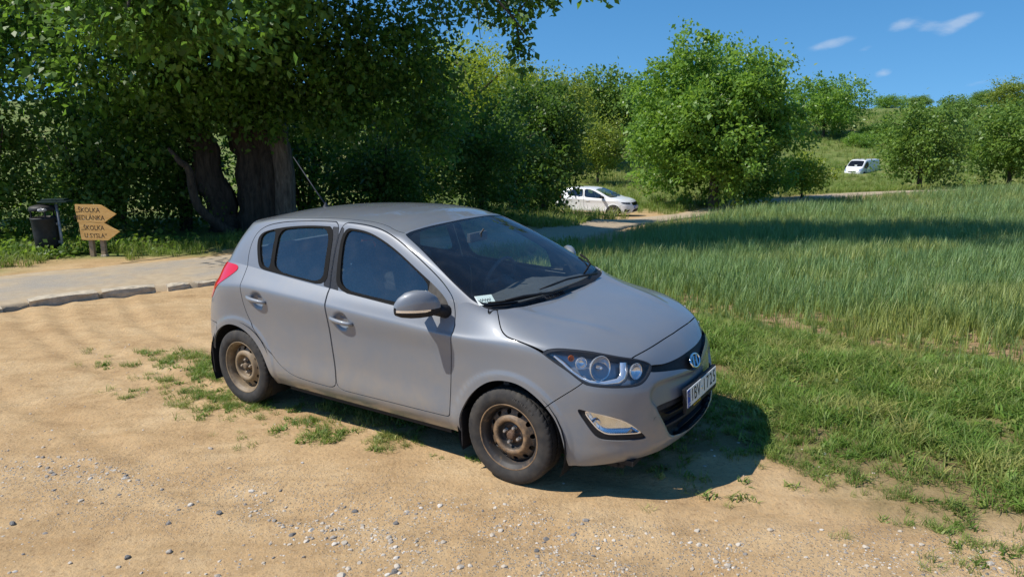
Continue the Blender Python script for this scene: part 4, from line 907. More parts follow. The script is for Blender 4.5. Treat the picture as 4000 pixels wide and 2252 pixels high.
# ---------------------------------------------------------------- gravel
def stone_mat():
    m, nt, b = mat_new('gravel_stone'); oi = nt.nodes.new('ShaderNodeObjectInfo'); r = nt.nodes.new('ShaderNodeValToRGB'); nt.links.new(oi.outputs['Random'], r.inputs[0]); e = r.color_ramp.elements
    for _ in range(3): e.new(.5)
    for i, (p_, c) in enumerate([(0., (.15, .14, .13)), (.14, (.28, .25, .22)), (.40, (.44, .37, .285)), (.75, (.52, .455, .37)), (1., (.60, .55, .48))]): e[i].position = p_; e[i].color = (*c, 1)
    nt.links.new(r.outputs[0], b.inputs['Base Color']); b.inputs['Roughness'].default_value = .85; return m
M['stone'] = stone_mat(); stone_src = []
for kk in range(5):
    bm = bmesh.new(); bmesh.ops.create_icosphere(bm, subdivisions=2, radius=1.); rg_ = np.random.RandomState(kk+60); pl_ = rg_.normal(size=(9, 3)); pl_ /= np.linalg.norm(pl_, axis=1)[:, None]
    for v in bm.verts:
        p_ = np.array(v.co); 
        for w in pl_:
            dd = p_@w
            if dd > .68: p_ = p_-w*(dd-.68)
        v.co = p_*np.array([1.0, .75, .52])
    me = bpy.data.meshes.new('pebble'); bm.to_mesh(me); bm.free(); me.materials.append(M['stone']); stone_src.append(bpy.data.objects.new('pebble', me))
n = 190000; q = rng.random_sample((n, 2))*np.array([9.5, 5.2])+np.array([-5.2, 2.3])
nse = fbm(q[:, 0]*.9+.25*q[:, 1], q[:, 1]*1.6, 3, 71); band = .95*np.exp(-((q[:, 1]-(3.50-.225*q[:, 0])+(nse-.5)*.7)/.17)**2)*ss(.6, -.4, q[:, 0])+.16*ss(3.9, 3.2, q[:, 1]+.2*q[:, 0])+.62*ss(-1.9, -.2, q[:, 0])*ss(3.75, 3.3, q[:, 1]+.10*q[:, 0])+.025
gd_ = sdf(np.array(GRASS, float), q[:, 0], q[:, 1]); band = np.where(gd_ < .1, .02, band)*np.clip((fbm(q[:, 0]*4, q[:, 1]*4, 3, 73)-.28)*3, 0.05, 1)
k = rng.random_sample(n) < band*.85; q = q[k]; n = len(q); pts, rot = place(q, .25, rng)
s = np.clip(.0048*np.exp(rng.normal(0, .60, n)), .0022, .026); pts[:, 2] += .008+s*.05
# small chippings lie thickest where wheels have swept them together
instancer('gravel', pts, rot, np.stack([s, s, s], 1), rng.randint(0, 5, n), np.zeros(n), stone_src, 'pale and grey gravel chippings scattered over the dirt in front', 'gravel')

for i, (x, y, r, dk, lb) in enumerate([(-2.81,3.64,.024,1,'dark flat stone near the left edge in front of the gravel band'),(-2.0,3.31,.022,1,'dark grey stone at the bottom edge, third of the picture from the left'),(-2.27,3.27,.015,0,'small pale stone at the bottom left'),(-1.8,3.34,.020,0,'pale angular stone near the bottom edge, right of the dark grey one'),(-1.69,3.72,.023,1,'dark lump of stone lying in the gravel band')]):
    mt_ = pbr('loose_stone', (.17, .165, .155) if dk else (.50, .44, .36), .85, noise=(60, .3), bump=(90, .5, .01))
    me = stone_src[i % 5].data.copy(); me.materials.clear(); me.transform(Matrix.Diagonal((r, r, r*1.1, 1)))
    st_ = link('stone', me, mt_, None, (x, y, float(gheight(np.array([x]), np.array([y]))[0])+r*.28)); st_.rotation_euler = (.1, .1, i*1.3); tag(st_, lb, 'stone', 'loose stones on the dirt')
# ---------------------------------------------------------------- materials for the cars
def paint_mat(name, col, metal, dust):
    m, nt, b = mat_new(name)
    tcn = nt.nodes.new('ShaderNodeTexCoord')
    n = nt.nodes.new('ShaderNodeTexNoise'); n.inputs['Scale'].default_value = 3.5; n.inputs['Detail'].default_value = 10; n.inputs['Roughness'].default_value = .65; nt.links.new(tcn.outputs['Object'], n.inputs['Vector'])
    sp = nt.nodes.new('ShaderNodeSeparateXYZ'); nt.links.new(tcn.outputs['Object'], sp.inputs[0])
    hz = nt.nodes.new('ShaderNodeMapRange'); hz.inputs['From Min'].default_value = .2; hz.inputs['From Max'].default_value = .75; hz.inputs['To Min'].default_value = 1.; hz.inputs['To Max'].default_value = .25; nt.links.new(sp.outputs['Z'], hz.inputs['Value'])
    r = nt.nodes.new('ShaderNodeMapRange'); r.inputs['From Min'].default_value = .35; r.inputs['From Max'].default_value = .75; r.inputs['To Max'].default_value = dust; nt.links.new(n.outputs['Fac'], r.inputs['Value'])
    mu = nt.nodes.new('ShaderNodeMath'); mu.operation = 'MULTIPLY'; nt.links.new(r.outputs[0], mu.inputs[0]); nt.links.new(hz.outputs[0], mu.inputs[1])
    mx_ = nt.nodes.new('ShaderNodeMix'); mx_.data_type = 'RGBA'; mx_.inputs['A'].default_value = (*col, 1); mx_.inputs['B'].default_value = (.36, .29, .20, 1); nt.links.new(mu.outputs[0], mx_.inputs['Factor'])
    nt.links.new(mx_.outputs['Result'], b.inputs['Base Color'])
    b.inputs['Metallic'].default_value = metal; b.inputs['Roughness'].default_value = .47; b.inputs['Specular IOR Level'].default_value = .3; b.inputs['Coat Weight'].default_value = .9
    rr = nt.nodes.new('ShaderNodeMapRange'); rr.inputs['To Min'].default_value = .02; rr.inputs['To Max'].default_value = .10; nt.links.new(n.outputs['Fac'], rr.inputs['Value']); nt.links.new(rr.outputs[0], b.inputs['Coat Roughness'])
    return m

M['paint'] = paint_mat('grey_paint', (.186, .206, .236), .16, .8)
M['white_paint'] = paint_mat('white_paint', (.80, .80, .80), 0., .15)
M['black_plastic'] = pbr('black_plastic', (.018, .018, .02), .55, spec=.3, noise=(40, .25))
M['grey_plastic'] = pbr('dark_grey_plastic', (.030, .033, .040), .6, spec=.3, noise=(60, .2))
M['rubber'] = pbr('rubber_seal', (.016, .016, .016), .9, spec=.12)
M['dusty_trim'] = pbr('dusty_trim', (.10, .092, .082), .85, spec=.2, noise=(25, .3))
M['glass'] = glass_mat('window_glass', (.72, .80, .80), 1.95, 0., .04)
M['screen'] = glass_mat('windscreen_glass', (.90, .96, .94), 1.52, 0., .035)
M['lens'] = glass_mat('lamp_lens', (.93, .95, .97), 1.5, .02, .03)
M['chrome'] = pbr('chrome', (.82, .84, .87), .08, 1.)
M['silver'] = pbr('silver_reflector', (.90, .91, .93), .18, .7)
M['lamp_dark'] = pbr('lamp_housing', (.030, .031, .035), .3)
M['lamp_inner'] = pbr('lamp_inner', (.36, .37, .40), .25, .5)
M['amber'] = pbr('amber_lens', (.75, .20, .02), .25)
M['red_lens'] = pbr('red_lens', (.62, .012, .02), .12, coat=.8)
M['interior'] = pbr('interior_plastic', (.060, .061, .064), .7, noise=(30, .2))
M['seat'] = pbr('seat_fabric', (.085, .087, .093), .9, noise=(60, .3))
M['headliner'] = pbr('headliner', (.30, .29, .27), .9)
M['frit'] = pbr('black_frit', (.010, .010, .011), .12)
M['plate_white'] = pbr('plate_white', (.74, .75, .74), .35, noise=(30, .08))
M['plate_blue'] = pbr('plate_blue', (.015, .06, .40), .35)
M['plate_black'] = pbr('plate_lettering', (.015, .015, .016), .5)
M['yellow'] = pbr('yellow_print', (.70, .55, .06), .5)
M['star_yellow'] = M['yellow']
M['paper'] = pbr('paper', (.80, .83, .78), .8)

def tyre_mat():
    m, nt, b = mat_new('tyre_rubber')
    tcn = nt.nodes.new('ShaderNodeTexCoord'); n = nt.nodes.new('ShaderNodeTexNoise'); n.inputs['Scale'].default_value = 14; n.inputs['Detail'].default_value = 8; nt.links.new(tcn.outputs['Object'], n.inputs['Vector'])
    cr = nt.nodes.new('ShaderNodeValToRGB'); cr.color_ramp.elements[0].position = .35; cr.color_ramp.elements[0].color = (.022, .021, .021, 1); cr.color_ramp.elements[1].position = .75; cr.color_ramp.elements[1].color = (.060, .052, .043, 1)
    nt.links.new(n.outputs['Fac'], cr.inputs[0]); nt.links.new(cr.outputs[0], b.inputs['Base Color']); b.inputs['Roughness'].default_value = .82; return m
M['tyre'] = tyre_mat()
def rim_mat(name, dust, clean, bias):
    m, nt, b = mat_new(name)
    tcn = nt.nodes.new('ShaderNodeTexCoord'); n = nt.nodes.new('ShaderNodeTexNoise'); n.inputs['Scale'].default_value = 22; n.inputs['Detail'].default_value = 9; n.inputs['Roughness'].default_value = .7; nt.links.new(tcn.outputs['Object'], n.inputs['Vector'])
    at = nt.nodes.new('ShaderNodeAttribute'); at.attribute_name = 'dust'
    ad = nt.nodes.new('ShaderNodeMath'); ad.operation = 'MULTIPLY_ADD'; nt.links.new(n.outputs['Fac'], ad.inputs[0]); ad.inputs[1].default_value = 1.3; ad.inputs[2].default_value = bias
    a2 = nt.nodes.new('ShaderNodeMath'); a2.operation = 'ADD'; nt.links.new(ad.outputs[0], a2.inputs[0]); nt.links.new(at.outputs['Fac'], a2.inputs[1])
    cr = nt.nodes.new('ShaderNodeValToRGB'); cr.color_ramp.elements[0].position = .55; cr.color_ramp.elements[0].color = (*clean, 1); cr.color_ramp.elements[1].position = 1.05; cr.color_ramp.elements[1].color = (*dust, 1)
    nt.links.new(a2.outputs[0], cr.inputs[0]); nt.links.new(cr.outputs[0], b.inputs['Base Color']); b.inputs['Roughness'].default_value = .6; return m
M['rim_front'] = rim_mat('dusty_black_steel', (.30, .19, .10), (.032, .028, .026), -.10)
M['rim_rear'] = rim_mat('tan_dusty_steel', (.27, .195, .115), (.12, .085, .05), .12)
M['moulded'] = pbr('moulded_rubber', (.085, .080, .075), .8)
M['nut'] = pbr('wheel_nut_steel', (.42, .40, .38), .38, .7, noise=(60, .3))

# ---------------------------------------------------------------- outlines read off the body, in metres (x, z) or (arc length from the nose, z)
DOOR_F = [(-1.540,1.477),(-1.40,1.476),(-1.266,1.467),(-1.149,1.449),(-1.024,1.410),(-.859,1.337),(-.709,1.264),(-.567,1.187),(-.480,1.124),(-.438,1.081),(-.413,1.026),(-.395,.96),(-.388,.915),(-.396,.87),(-.410,.688),(-.424,.478),(-.428,.352),
          (-.440,.341),(-.657,.339),(-.934,.337),(-1.231,.334),(-1.437,.333),(-1.448,.45),(-1.465,.563),(-1.477,.677),(-1.485,.829),(-1.494,.92),(-1.509,.969),(-1.527,1.044),(-1.536,1.26)]
DOOR_R = [(-1.548,1.477),(-1.70,1.474),(-1.874,1.466),(-2.05,1.454),(-2.201,1.438),(-2.368,1.406),(-2.452,1.358),(-2.480,1.299),(-2.482,1.195),(-2.455,1.08),(-2.430,.99),(-2.424,.93),(-2.415,.83),(-2.390,.735),(-2.313,.614),(-2.175,.498),(-2.056,.410),(-1.949,.363),(-1.848,.342),
          (-1.645,.334),(-1.444,.333),(-1.455,.45),(-1.472,.563),(-1.484,.677),(-1.492,.829),(-1.501,.92),(-1.516,.969),(-1.534,1.044),(-1.543,1.26)]
WIN_R_OUT = [(-1.600,1.444),(-1.72,1.442),(-1.858,1.437),(-2.05,1.420),(-2.217,1.396),(-2.357,1.366),(-2.408,1.341),(-2.424,1.305),(-2.407,1.255),(-2.366,1.174),(-2.334,1.119),(-2.295,1.094),(-2.189,1.086),(-1.843,1.061),(-1.57,1.043),(-1.57,1.2)]
WIN_F_OUT = [(-1.512,1.443),(-1.364,1.442),(-1.253,1.428),(-1.155,1.401),(-1.056,1.366),(-.957,1.325),(-.859,1.278),(-.748,1.222),(-.656,1.176),(-.600,1.146),(-.538,1.110),(-.496,1.078),(-.471,1.052),(-.458,1.018),(-.452,.985),(-.462,.968),(-.60,.975),(-.921,.992),(-1.162,1.008),(-1.465,1.026),(-1.49,1.2)]
WIN_F_GLASS = [(-1.485,1.428),(-1.358,1.428),(-1.255,1.415),(-1.157,1.389),(-1.058,1.354),(-.96,1.314),(-.862,1.267),(-.752,1.211),(-.665,1.160),(-.648,1.13),(-.640,1.05),(-.630,1.000),(-.75,1.004),(-.927,1.014),(-1.167,1.027),(-1.425,1.043),(-1.455,1.2)]
WIN_R_GLASS = [(-1.635,1.429),(-1.852,1.424),(-2.03,1.408),(-2.192,1.386),(-2.172,1.25),(-2.154,1.102),(-1.925,1.080),(-1.61,1.062),(-1.615,1.2)]
WIN_Q_GLASS = [(-2.232,1.381),(-2.324,1.368),(-2.377,1.346),(-2.392,1.313),(-2.372,1.257),(-2.333,1.177),(-2.300,1.129),(-2.268,1.113),(-2.196,1.108),(-2.214,1.25)]
ARCH_F = [(-.362,.05),(-.358,.25),(-.352,.34),(-.334,.409),(-.265,.525),(-.162,.616),(-.064,.657),(.036,.666),(.121,.651),(.208,.605),(.272,.552),(.335,.479),(.379,.357),(.398,.216),(.41,.05)]
ARCH_R = [(-2.91,.05),(-2.905,.25),(-2.885,.412),(-2.831,.514),(-2.747,.593),(-2.647,.642),(-2.563,.650),(-2.470,.631),(-2.372,.581),(-2.288,.509),(-2.204,.408),(-2.155,.32),(-2.135,.25),(-2.125,.05)]
HEADLIGHT = [(1.051,.857),(1.012,.872),(.962,.882),(.858,.886),(.689,.868),(.492,.819),(.456,.794),(.448,.773),(.452,.756),(.488,.726),(.541,.694),(.602,.680),(.696,.682),(.803,.691),(.863,.699),(.903,.712),(.974,.768),(1.033,.816)]
FOG_OUT = [(.943,.559),(.877,.549),(.775,.523),(.728,.499),(.677,.464),(.620,.410),(.586,.371),(.600,.366),(.648,.369),(.751,.378),(.820,.389),(.848,.405),(.867,.427),(.906,.487)]
FOG_LENS = [(.900,.545),(.812,.525),(.728,.491),(.667,.448),(.623,.411),(.640,.409),(.728,.417),(.793,.423),(.830,.443),(.858,.473)]
GRILLE = [(-.45,.762),(-.34,.747),(-.18,.740),(0,.742),(.18,.740),(.34,.747),(.448,.762),(.470,.745),(.470,.730),(.326,.706),(.159,.677),(.075,.645),(0,.632),(-.075,.645),(-.159,.677),(-.326,.706)]
LOWGRILLE = [(-.4,.536),(0,.533),(.263,.532),(.391,.534),(.478,.527),(.480,.510),(.449,.444),(.392,.355),(.365,.330),(.322,.313),(.175,.290),(0,.283),(-.4,.30)]
RECESS = [(-.3,.67),(0,.648),(.06,.646),(.2,.660),(.35,.673),(.435,.671),(.488,.650),(.520,.610),(.524,.565),(.500,.530),(.49,.50),(.46,.44),(.40,.35),(.365,.318),(.322,.303),(.175,.281),(0,.275),(-.3,.28)]
TAIL = [(4.36,1.095),(4.24,1.105),(4.136,1.106),(4.02,1.102),(3.975,1.093),(3.958,1.070),(4.009,1.030),(4.103,.978),(4.191,.920),(4.256,.846),(4.30,.82),(4.42,.84),(4.45,.95),(4.42,1.06)]
HOOD = [(.700,-.4),(.697,0),(.684,.301),(.655,.50),(.637,.545),(.48,.686),(.338,.764),(.285,.798),(.247,.811),(.145,.815),(.016,.809),(-.036,.797),(-.072,.777),(-.108,.744),(-.143,.708),(-.150,.694),(-.2,.66),(-.2,-.4)]
BUMPER = [(-.5,.05),(1.30,.05),(1.20,.45),(1.113,.554),(1.014,.634),(.909,.710),(.86,.75),(.70,.80),(.50,.90),(-.5,.95)]
SCREEN = [(-1,-.02),(4.70,-.02),(5.10,.015),(5.40,.045),(5.54,.09),(5.51,.307),(5.24,.6),(4.86,.9),(4.66,.978),(4.3,.985),(-1,.985)]
SCREEN_IN = [(-1,.082),(3.2,.080),(4.55,.078),(4.95,.095),(5.20,.14),(5.28,.307),(5.06,.6),(4.70,.88),(4.45,.945),(4.0,.955),(-1,.955)]
COWL = [(-1,-.03),(4.70,-.03),(5.10,.012),(5.35,.045),(4.9,.052),(4.0,.060),(2,.062),(-1,.062)]
REAR_GLASS = [(18,.14),(14.4,.14),(13.95,.2),(13.75,.5),(13.7,.8),(13.95,.88),(18,.88)]

def hatch_patches():
    body, top, uc, bv, tv, s = hatch_surface()
    # pressed details: door handle bowls, bumper recess, bonnet ridges, crisp crease, side rubbing shape
    X, Y, Z = body[..., 0], body[..., 1], body[..., 2]
    Sg = np.broadcast_to(s[None], X.shape)
    for hx, hz in ((-1.353, .838), (-2.243, .880)):
        q = np.hypot((X-hx)/.070, (Z-hz)/.062)
        w = np.clip((1.05-q)/.35, 0, 1); w = w*w*(3-2*w)
        Y -= .024*w*(Y > .6)
    d = sdf(catmull(RECESS, 4), Sg.ravel(), Z.ravel()).reshape(X.shape)
    w = np.clip(-d/.028, 0, 1); w = w*w*(3-2*w)
    X -= .020*w*(Sg < .7)
    # chin: a ledge below the fog lamps
    w = np.clip((.335-Z)/.02, 0, 1)*(Sg < .95)*np.clip((Sg-.30)/.2, 0, 1)*np.clip((1.0-Sg)/.12, 0, 1)
    X += .010*w
    # bonnet ridge
    line = .60-.22*np.clip((X+.10)/.70, 0, 1)
    on = (Z > .80) & (X > -.16) & (X < .62) & (np.broadcast_to(bv[:, None], X.shape) > 5.9)
    t = (Y-line)
    Z += np.where(on, .007*np.exp(-(t/.045)**2)*np.clip((.60-X)/.2, 0, 1)*np.clip((X+.15)/.1, 0, 1), 0)
    bp = grid_patch(body, dict(S=s[None], U=uc[None], V=bv[:, None]))
    tp = grid_patch(top, dict(S=s[None], U=uc[None], V=tv[:, None]))
    return bp, tp

GAP = .0032
def build_hatch(loc, rz):
    car = thing('parked_car', loc, rz, 'grey-blue five-door hatchback with dusty steel wheels parked on the dirt', 'car')
    bp, tp = hatch_patches()
    S = lambda p, poly, n=4: sdf(catmull(poly, n), p.A['S'], p.z)
    XZ = lambda p, poly, n=2: sdf(chaikin(poly, 2) if n > 1 else np.asarray(poly, float), p.x, p.z)
    UV = lambda p, poly, n=4: sdf(catmull(poly, n), p.A['U']*.1, p.A['V']*.55)
    sc = lambda poly: [(a*.1, b*.55) for a, b in poly]
    inner = []                                          # painted skins that also get an inside lining
    # wheel arches
    def far(p, d): return np.where(p.y > .45, d, .5)
    p = bp.outside(far(bp, XZ(bp, ARCH_F))); p = p.outside(far(p, XZ(p, ARCH_R)))
    # headlamps
    hl, p = p.cut(np.where(p.x > 0, S(p, HEADLIGHT), .5))
    p = p.outside(np.where(p.x > 0, S(p, HEADLIGHT)-GAP*.8, .5))
    fog, p = p.cut(np.where(p.x > 0, S(p, FOG_OUT), .5))
    gr, p = p.cut(np.where((p.x > .6) & (p.z > .6), S(p, GRILLE), .5))
    lg, p = p.cut(np.where((p.x > .6), S(p, LOWGRILLE, 3), .5))
    tl, p = p.cut(np.where(p.x < -2, S(p, TAIL), .5))
    # bonnet
    dh = lambda q: np.where((q.z > .79) & (q.x > -.25), sdf(catmull(HOOD, 4), q.x, q.y), .5)
    hood, _ = p.cut(dh(p)+GAP); p = p.outside(dh(p)-GAP)
    db = lambda q: np.where(q.x > 0, S(q, BUMPER, 3), .5)
    bump, _ = p.cut(db(p)+GAP*.8); p = p.outside(db(p)-GAP*.8)
    doors = {}
    win_pieces = {}
    def door(poly, key, pb, pt):
        a = pb.inside(np.where(pb.y > .4, XZ(pb, poly, 3)+GAP, .5)); b = pt.inside(np.where(pt.y > .4, XZ(pt, poly, 3)+GAP, .5))
        pb = pb.outside(np.where(pb.y > .4, XZ(pb, poly, 3)-GAP, .5)); pt = pt.outside(np.where(pt.y > .4, XZ(pt, poly, 3)-GAP, .5))
        doors[key] = [a, b]; return pb, pt
    t = tp
    scr, t = t.cut(UV(t, sc(SCREEN)))
    p, t = door(DOOR_F, 'front', p, t); p, t = door(DOOR_R, 'rear', p, t)
    for key, poly in (('front', WIN_F_OUT), ('rear', WIN_R_OUT)):
        ins = []; out = []
        for q in doors[key]:
            i, o = q.cut(XZ(q, poly, 4)); ins.append(i); out.append(o)
        doors[key] = out; win_pieces[key] = ins
    # black pillar panel between the side windows, taken from both doors
    PIL = [(-1.618,1.443),(-1.500,1.443),(-1.462,1.2),(-1.440,1.028),(-1.592,1.042),(-1.600,1.2)]
    pil = {}
    for key in ('front', 'rear'):
        r = []; o2 = []
        for q in doors[key]:
            i, o = q.cut(XZ(q, PIL, 1)); r.append(i); o2.append(o)
        doors[key] = o2; pil[key] = r
    # fender / sill and rear quarter / rear bumper and tail gate
    fend, p = p.cut(np.where(p.x > -.40, -.5, p.x*-1-.40-.30*(p.z < .34)))
    rb, p = p.cut(np.where(p.x < -2.55, np.maximum(p.z-.63, p.x+2.78)+GAP, .5))
    p = p.outside(np.where(p.x < -2.5, np.maximum(p.z-.63, p.x+2.78)-GAP, .5))
    # roof panel with its two drip mouldings
    vline = lambda q: np.interp(q.A['U'], [0,4.6,5.1,6.8,8,9.5,11,13,14,17], [.99,.995,1.03,1.10,1.115,1.07,1.04,1.03,1.0,1.0])
    dr = lambda q: (vline(q)-q.A['V'])*.55
    roof, _ = t.cut(dr(t)+.004*(t.A['U'] > 4.8)); mould, t = t.cut(dr(t)-.005*(t.A['U'] > 4.8))
    mould = mould.outside(dr(mould)+.004)
    rg, t = t.cut(np.where(t.x < -2.3, UV(t, sc(REAR_GLASS)), .5))
    # ---- parts over the full width
    realize('bonnet', [hood], both=True, mat=M['paint'], parent=car, lip=.02)
    realize('front_bumper', [bump], both=True, mat=M['paint'], parent=car, lip=.022)
    realize('roof', [roof], both=True, mat=M['paint'], parent=car)
    realize('rear_bumper', [rb], both=True, mat=M['paint'], parent=car)
    cowl, glass_all = scr.cut(UV(scr, sc(COWL)))
    gl, frit = glass_all.cut(UV(glass_all, sc(SCREEN_IN)))
    realize('windscreen', [gl.offset(-.004)], both=True, mat=M['screen'], parent=car, lip=0)
    realize('windscreen_edge', [frit.offset(-.003)], both=True, mat=M['frit'], parent=car, lip=.01)
    realize('cowl', [cowl.offset(-.012)], both=True, mat=M['black_plastic'], parent=car, lip=.02)
    realize('rear_window', [rg.offset(-.004)], both=True, mat=M['glass'], parent=car, lip=0)
    # grille slot, lower grille with its slats
    realize('grille', [gr.offset(-.020)], both=True, mat=M['black_plastic'], parent=car, lip=-.020)
    lgo = realize('lower_grille', [lg.offset(-.055)], both=True, mat=M['black_plastic'], parent=car, lip=-.055)
    for z0, hh in ((.508, .034), (.440, .014), (.378, .014), (.322, .012)):
        b = lg.inside(np.abs(lg.z-z0)-hh/2)
        if len(b.F): realize('slat', [b.offset(-.018)], both=True, mat=M['grey_plastic'], parent=lgo, lip=.03)
    for side in ('R', 'L'):
        sg = -1 if side == 'R' else 1
        realize('fender', [fend], side, mat=M['paint'], parent=car, lip=.018)
        realize('body_side', [p, t], side, mat=M['paint'], parent=car, lip=.018)
        realize('roof_moulding', [mould.offset(-.006)], side, mat=M['rubber'], parent=car, lip=.0)
        for key in ('front', 'rear'):
            d = realize(key+'_door', doors[key], side, mat=M['paint'], parent=car, lip=.018)
            polys = [('window', WIN_F_GLASS)] if key == 'front' else [('window', WIN_R_GLASS), ('quarter_window', WIN_Q_GLASS)]
            trim = win_pieces[key]
            for nm, poly in polys:
                gs = []; tr = []
                for q in trim:
                    i, o = q.cut(XZ(q, poly, 3)); gs.append(i.offset(-.010)); tr.append(o)
                trim = tr
                realize(nm, gs, side, mat=M['glass'], parent=d, lip=0)
            if key == 'front':
                sail = [q.inside(np.maximum(-(q.x+.645), -.5+0*q.x)) for q in trim]; trim = [q.outside(np.maximum(-(q.x+.645), -.5+0*q.x)) for q in trim]
                realize('mirror_sail', [q.offset(-.001) for q in sail], side, mat=M['dusty_trim'], parent=d, lip=.012)
            realize('window_trim', [q.offset(.001) for q in trim], side, mat=M['rubber'], parent=d, lip=.014)
            realize('pillar_panel', [q.offset(-.002) for q in pil[key]], side, mat=M['grey_plastic'], parent=d, lip=.01)
            # door handle: a grip bridging the bowl
            hx, hz, sl_ = (-1.353, .842, -.09) if key == 'front' else (-2.253, .885, -.036)
            yb = .850
            pts = []; rr = []
            for k in range(9):
                f = k/8; xx = hx+.110-.220*f; arch = math.sin(math.pi*min(max((f-.02)/.96, 0), 1))**.5
                pts.append((xx, sg*(yb-.006+.026*arch), hz-.020*(1-f)+.008)); rr.append(.0125+.004*math.sin(math.pi*f))
            h = MB(); h.tube(pts, rr, 10)
            hm = h.mesh('handle')
            hm.transform(Matrix.Translation((0, 0, 0)))
            link('handle', hm, M['paint'], d)
        # lamps
        lo = realize('headlight', [hl.offset(-.002)], side, mat=M['lens'], parent=car, lip=0)
        rimband = hl.outside(S(hl, HEADLIGHT)+.010)
        realize('lamp_rim', [rimband.offset(.0005)], side, mat=M['lamp_dark'], parent=lo, lip=.05)
        hb = hl.offset(-.060)
        realize('housing', [hb], side, mat=M['lamp_inner'], parent=lo, lip=0)
        def at(x, y, z): return Vector((x, sg*y, z))
        def bowl(c, r, depth, ax, name, mat_):
            ax = Vector((ax[0], sg*ax[1], ax[2])).normalized()
            pr = [(r*1.04, .004), (r, .006)]+[(r*math.sqrt(1-(k/7)**1.6), -depth*(k/7)**1.1) for k in range(1, 7)]+[(.001, -depth)]
            mb = MB(); mb.lathe(pr, 'z', 28)
            me = mb.mesh(name); q = Vector((0, 0, 1)).rotation_difference(ax).to_matrix().to_4x4(); me.transform(q); me.transform(Matrix.Translation(c))
            return link(name, me, mat_, lo)
        bowl(at(.530, .676, .780), .070, .055, (1, .45, .12), 'reflector', M['silver'])
        mb = MB(); mb.lathe([(.001, .012), (.008, .010), (.011, 0), (.011, -.03)], 'z', 12); me = mb.mesh('bulb'); me.transform(Vector((0, 0, 1)).rotation_difference(Vector((1, sg*.45, .1)).normalized()).to_matrix().to_4x4()); me.transform(Matrix.Translation(at(.535, .68, .785))); link('bulb', me, M['silver'], lo)
        bowl(at(.680, .525, .745), .046, .03, (1, .35, .1), 'inner_reflector', M['silver'])
        bowl(at(.385, .752, .838), .017, .02, (.7, .8, .1), 'indicator', M['amber']); bowl(at(.440, .735, .812), .034, .03, (.85, .6, .1), 'side_reflector', M['silver'])
        # bright signature strip that sweeps under the reflector and back to the rear tip
        stp = [(.628,.568,.800),(.642,.585,.755),(.648,.605,.722),(.632,.640,.704),(.575,.698,.702),(.505,.740,.712),(.455,.760,.735),(.405,.775,.770),(.352,.780,.812),(.300,.790,.848)]
        wid = [.044,.048,.052,.042,.026,.020,.018,.018,.018,.012]
        V = []; F = []
        for (a, b, c), w_ in zip(stp, wid):
            n_ = Vector((.8, .6, .15)).normalized(); c0 = Vector((a, b, c))-n_*.008
            V += [c0]; 
        V2 = []
        for k, c0 in enumerate(V):
            tdir = (V[min(k+1, len(V)-1)]-V[max(k-1, 0)]).normalized(); n_ = Vector((.8, .6, .15)).normalized(); s_ = tdir.cross(n_).normalized()*wid[k]*.5
            V2 += [c0-s_-n_*.012, c0-s_, c0+n_*.004, c0+s_, c0+s_-n_*.012]
        V2 = [(v.x, sg*v.y, v.z) for v in V2]
        for k in range(len(V)-1):
            for j in range(4):
                q = (k*5+j, k*5+j+1, (k+1)*5+j+1, (k+1)*5+j); F.append(q if sg > 0 else q[::-1])
        mb = MB(); mb.add(V2, F, True); mb.build('light_strip', M['silver'], lo)
        # fog lamp: black bezel, bright lens
        fl, bez = fog.cut(S(fog, FOG_LENS, 4))
        fo = realize('fog_lamp', [fl.offset(-.022)], side, mat=M['lens'], parent=car, lip=0)
        realize('bezel', [bez.offset(-.010)], side, mat=M['black_plastic'], parent=fo, lip=.02)
        realize('lens_rim', [bez.inside(S(bez, FOG_LENS, 4)-.006).offset(-.008)], side, mat=M['silver'], parent=fo, lip=.02)
        realize('reflector', [fl.offset(-.052)], side, mat=M['chrome'], parent=fo, lip=-.03)
        lo = fo
        bowl(at(.535, .728, .462), .030, .02, (1, .5, 0), 'bulb_bowl', M['chrome'])
        realize('tail_lamp', [tl.offset(.004)], side, mat=M['red_lens'], parent=car, lip=.02)
        # wheel housing liner
        for cx in (0.012, -2.525):
            mb = MB(); n = 20; V = []; F = []
            for k in range(n+1):
                w_ = rad(-25)+(math.pi+rad(50))*k/n
                for yy in (.845, .50): V.append((cx+.385*math.cos(w_), sg*yy, .30+.378*math.sin(w_)))
            for k in range(n): F.append((2*k, 2*k+1, 2*k+3, 2*k+2))
            V += [(cx, sg*.5, .3)]; c_ = len(V)-1
            for k in range(n): F.append((2*k+1, c_, 2*k+3))
            mb.add(V, F, True); mb.build('arch_liner', M['black_plastic'], car)
        # mud flap behind the front wheel and behind the rear wheel
        for cx, z0, z1 in ((-.345, .16, .40), (-2.885, .20, .45)):
            b = MB(); b.box((cx, sg*.765, (z0+z1)/2), (.010, .15, z1-z0)); bevel(b.build('mud_flap', M['black_plastic'], car), .003)
    # ---- inside skin so that the panels have a dark inside
    lin = [q.offset(-.020) for q in doors['front']+doors['rear']+[p, t]]
    realize('door_lining', lin, both=True, mat=M['interior'], parent=car, lip=0)
    realize('headliner', [roof.offset(-.022)], both=True, mat=M['headliner'], parent=car, lip=0)
    mb = MB(); mb.box((-1.12, 0, .205), (3.5, 1.30, .03)); mb.box((-1.25, 0, .215), (1.55, 1.56, .03)); mb.box((.35, 0, .23), (.75, 1.28, .03)); mb.box((-2.0, .0, .24), (1.9, 1.2, .1)); mb.build('underbody', M['black_plastic'], car)
    mb = MB(); mb.box((.58, 0, .205), (.16, 1.25, .05)); bevel(mb.build('chin_spoiler', M['black_plastic'], car), .008)
    mb = MB(); mb.box((-.06, 0, .60), (.04, 1.5, .7)); mb.build('firewall', M['interior'], car)
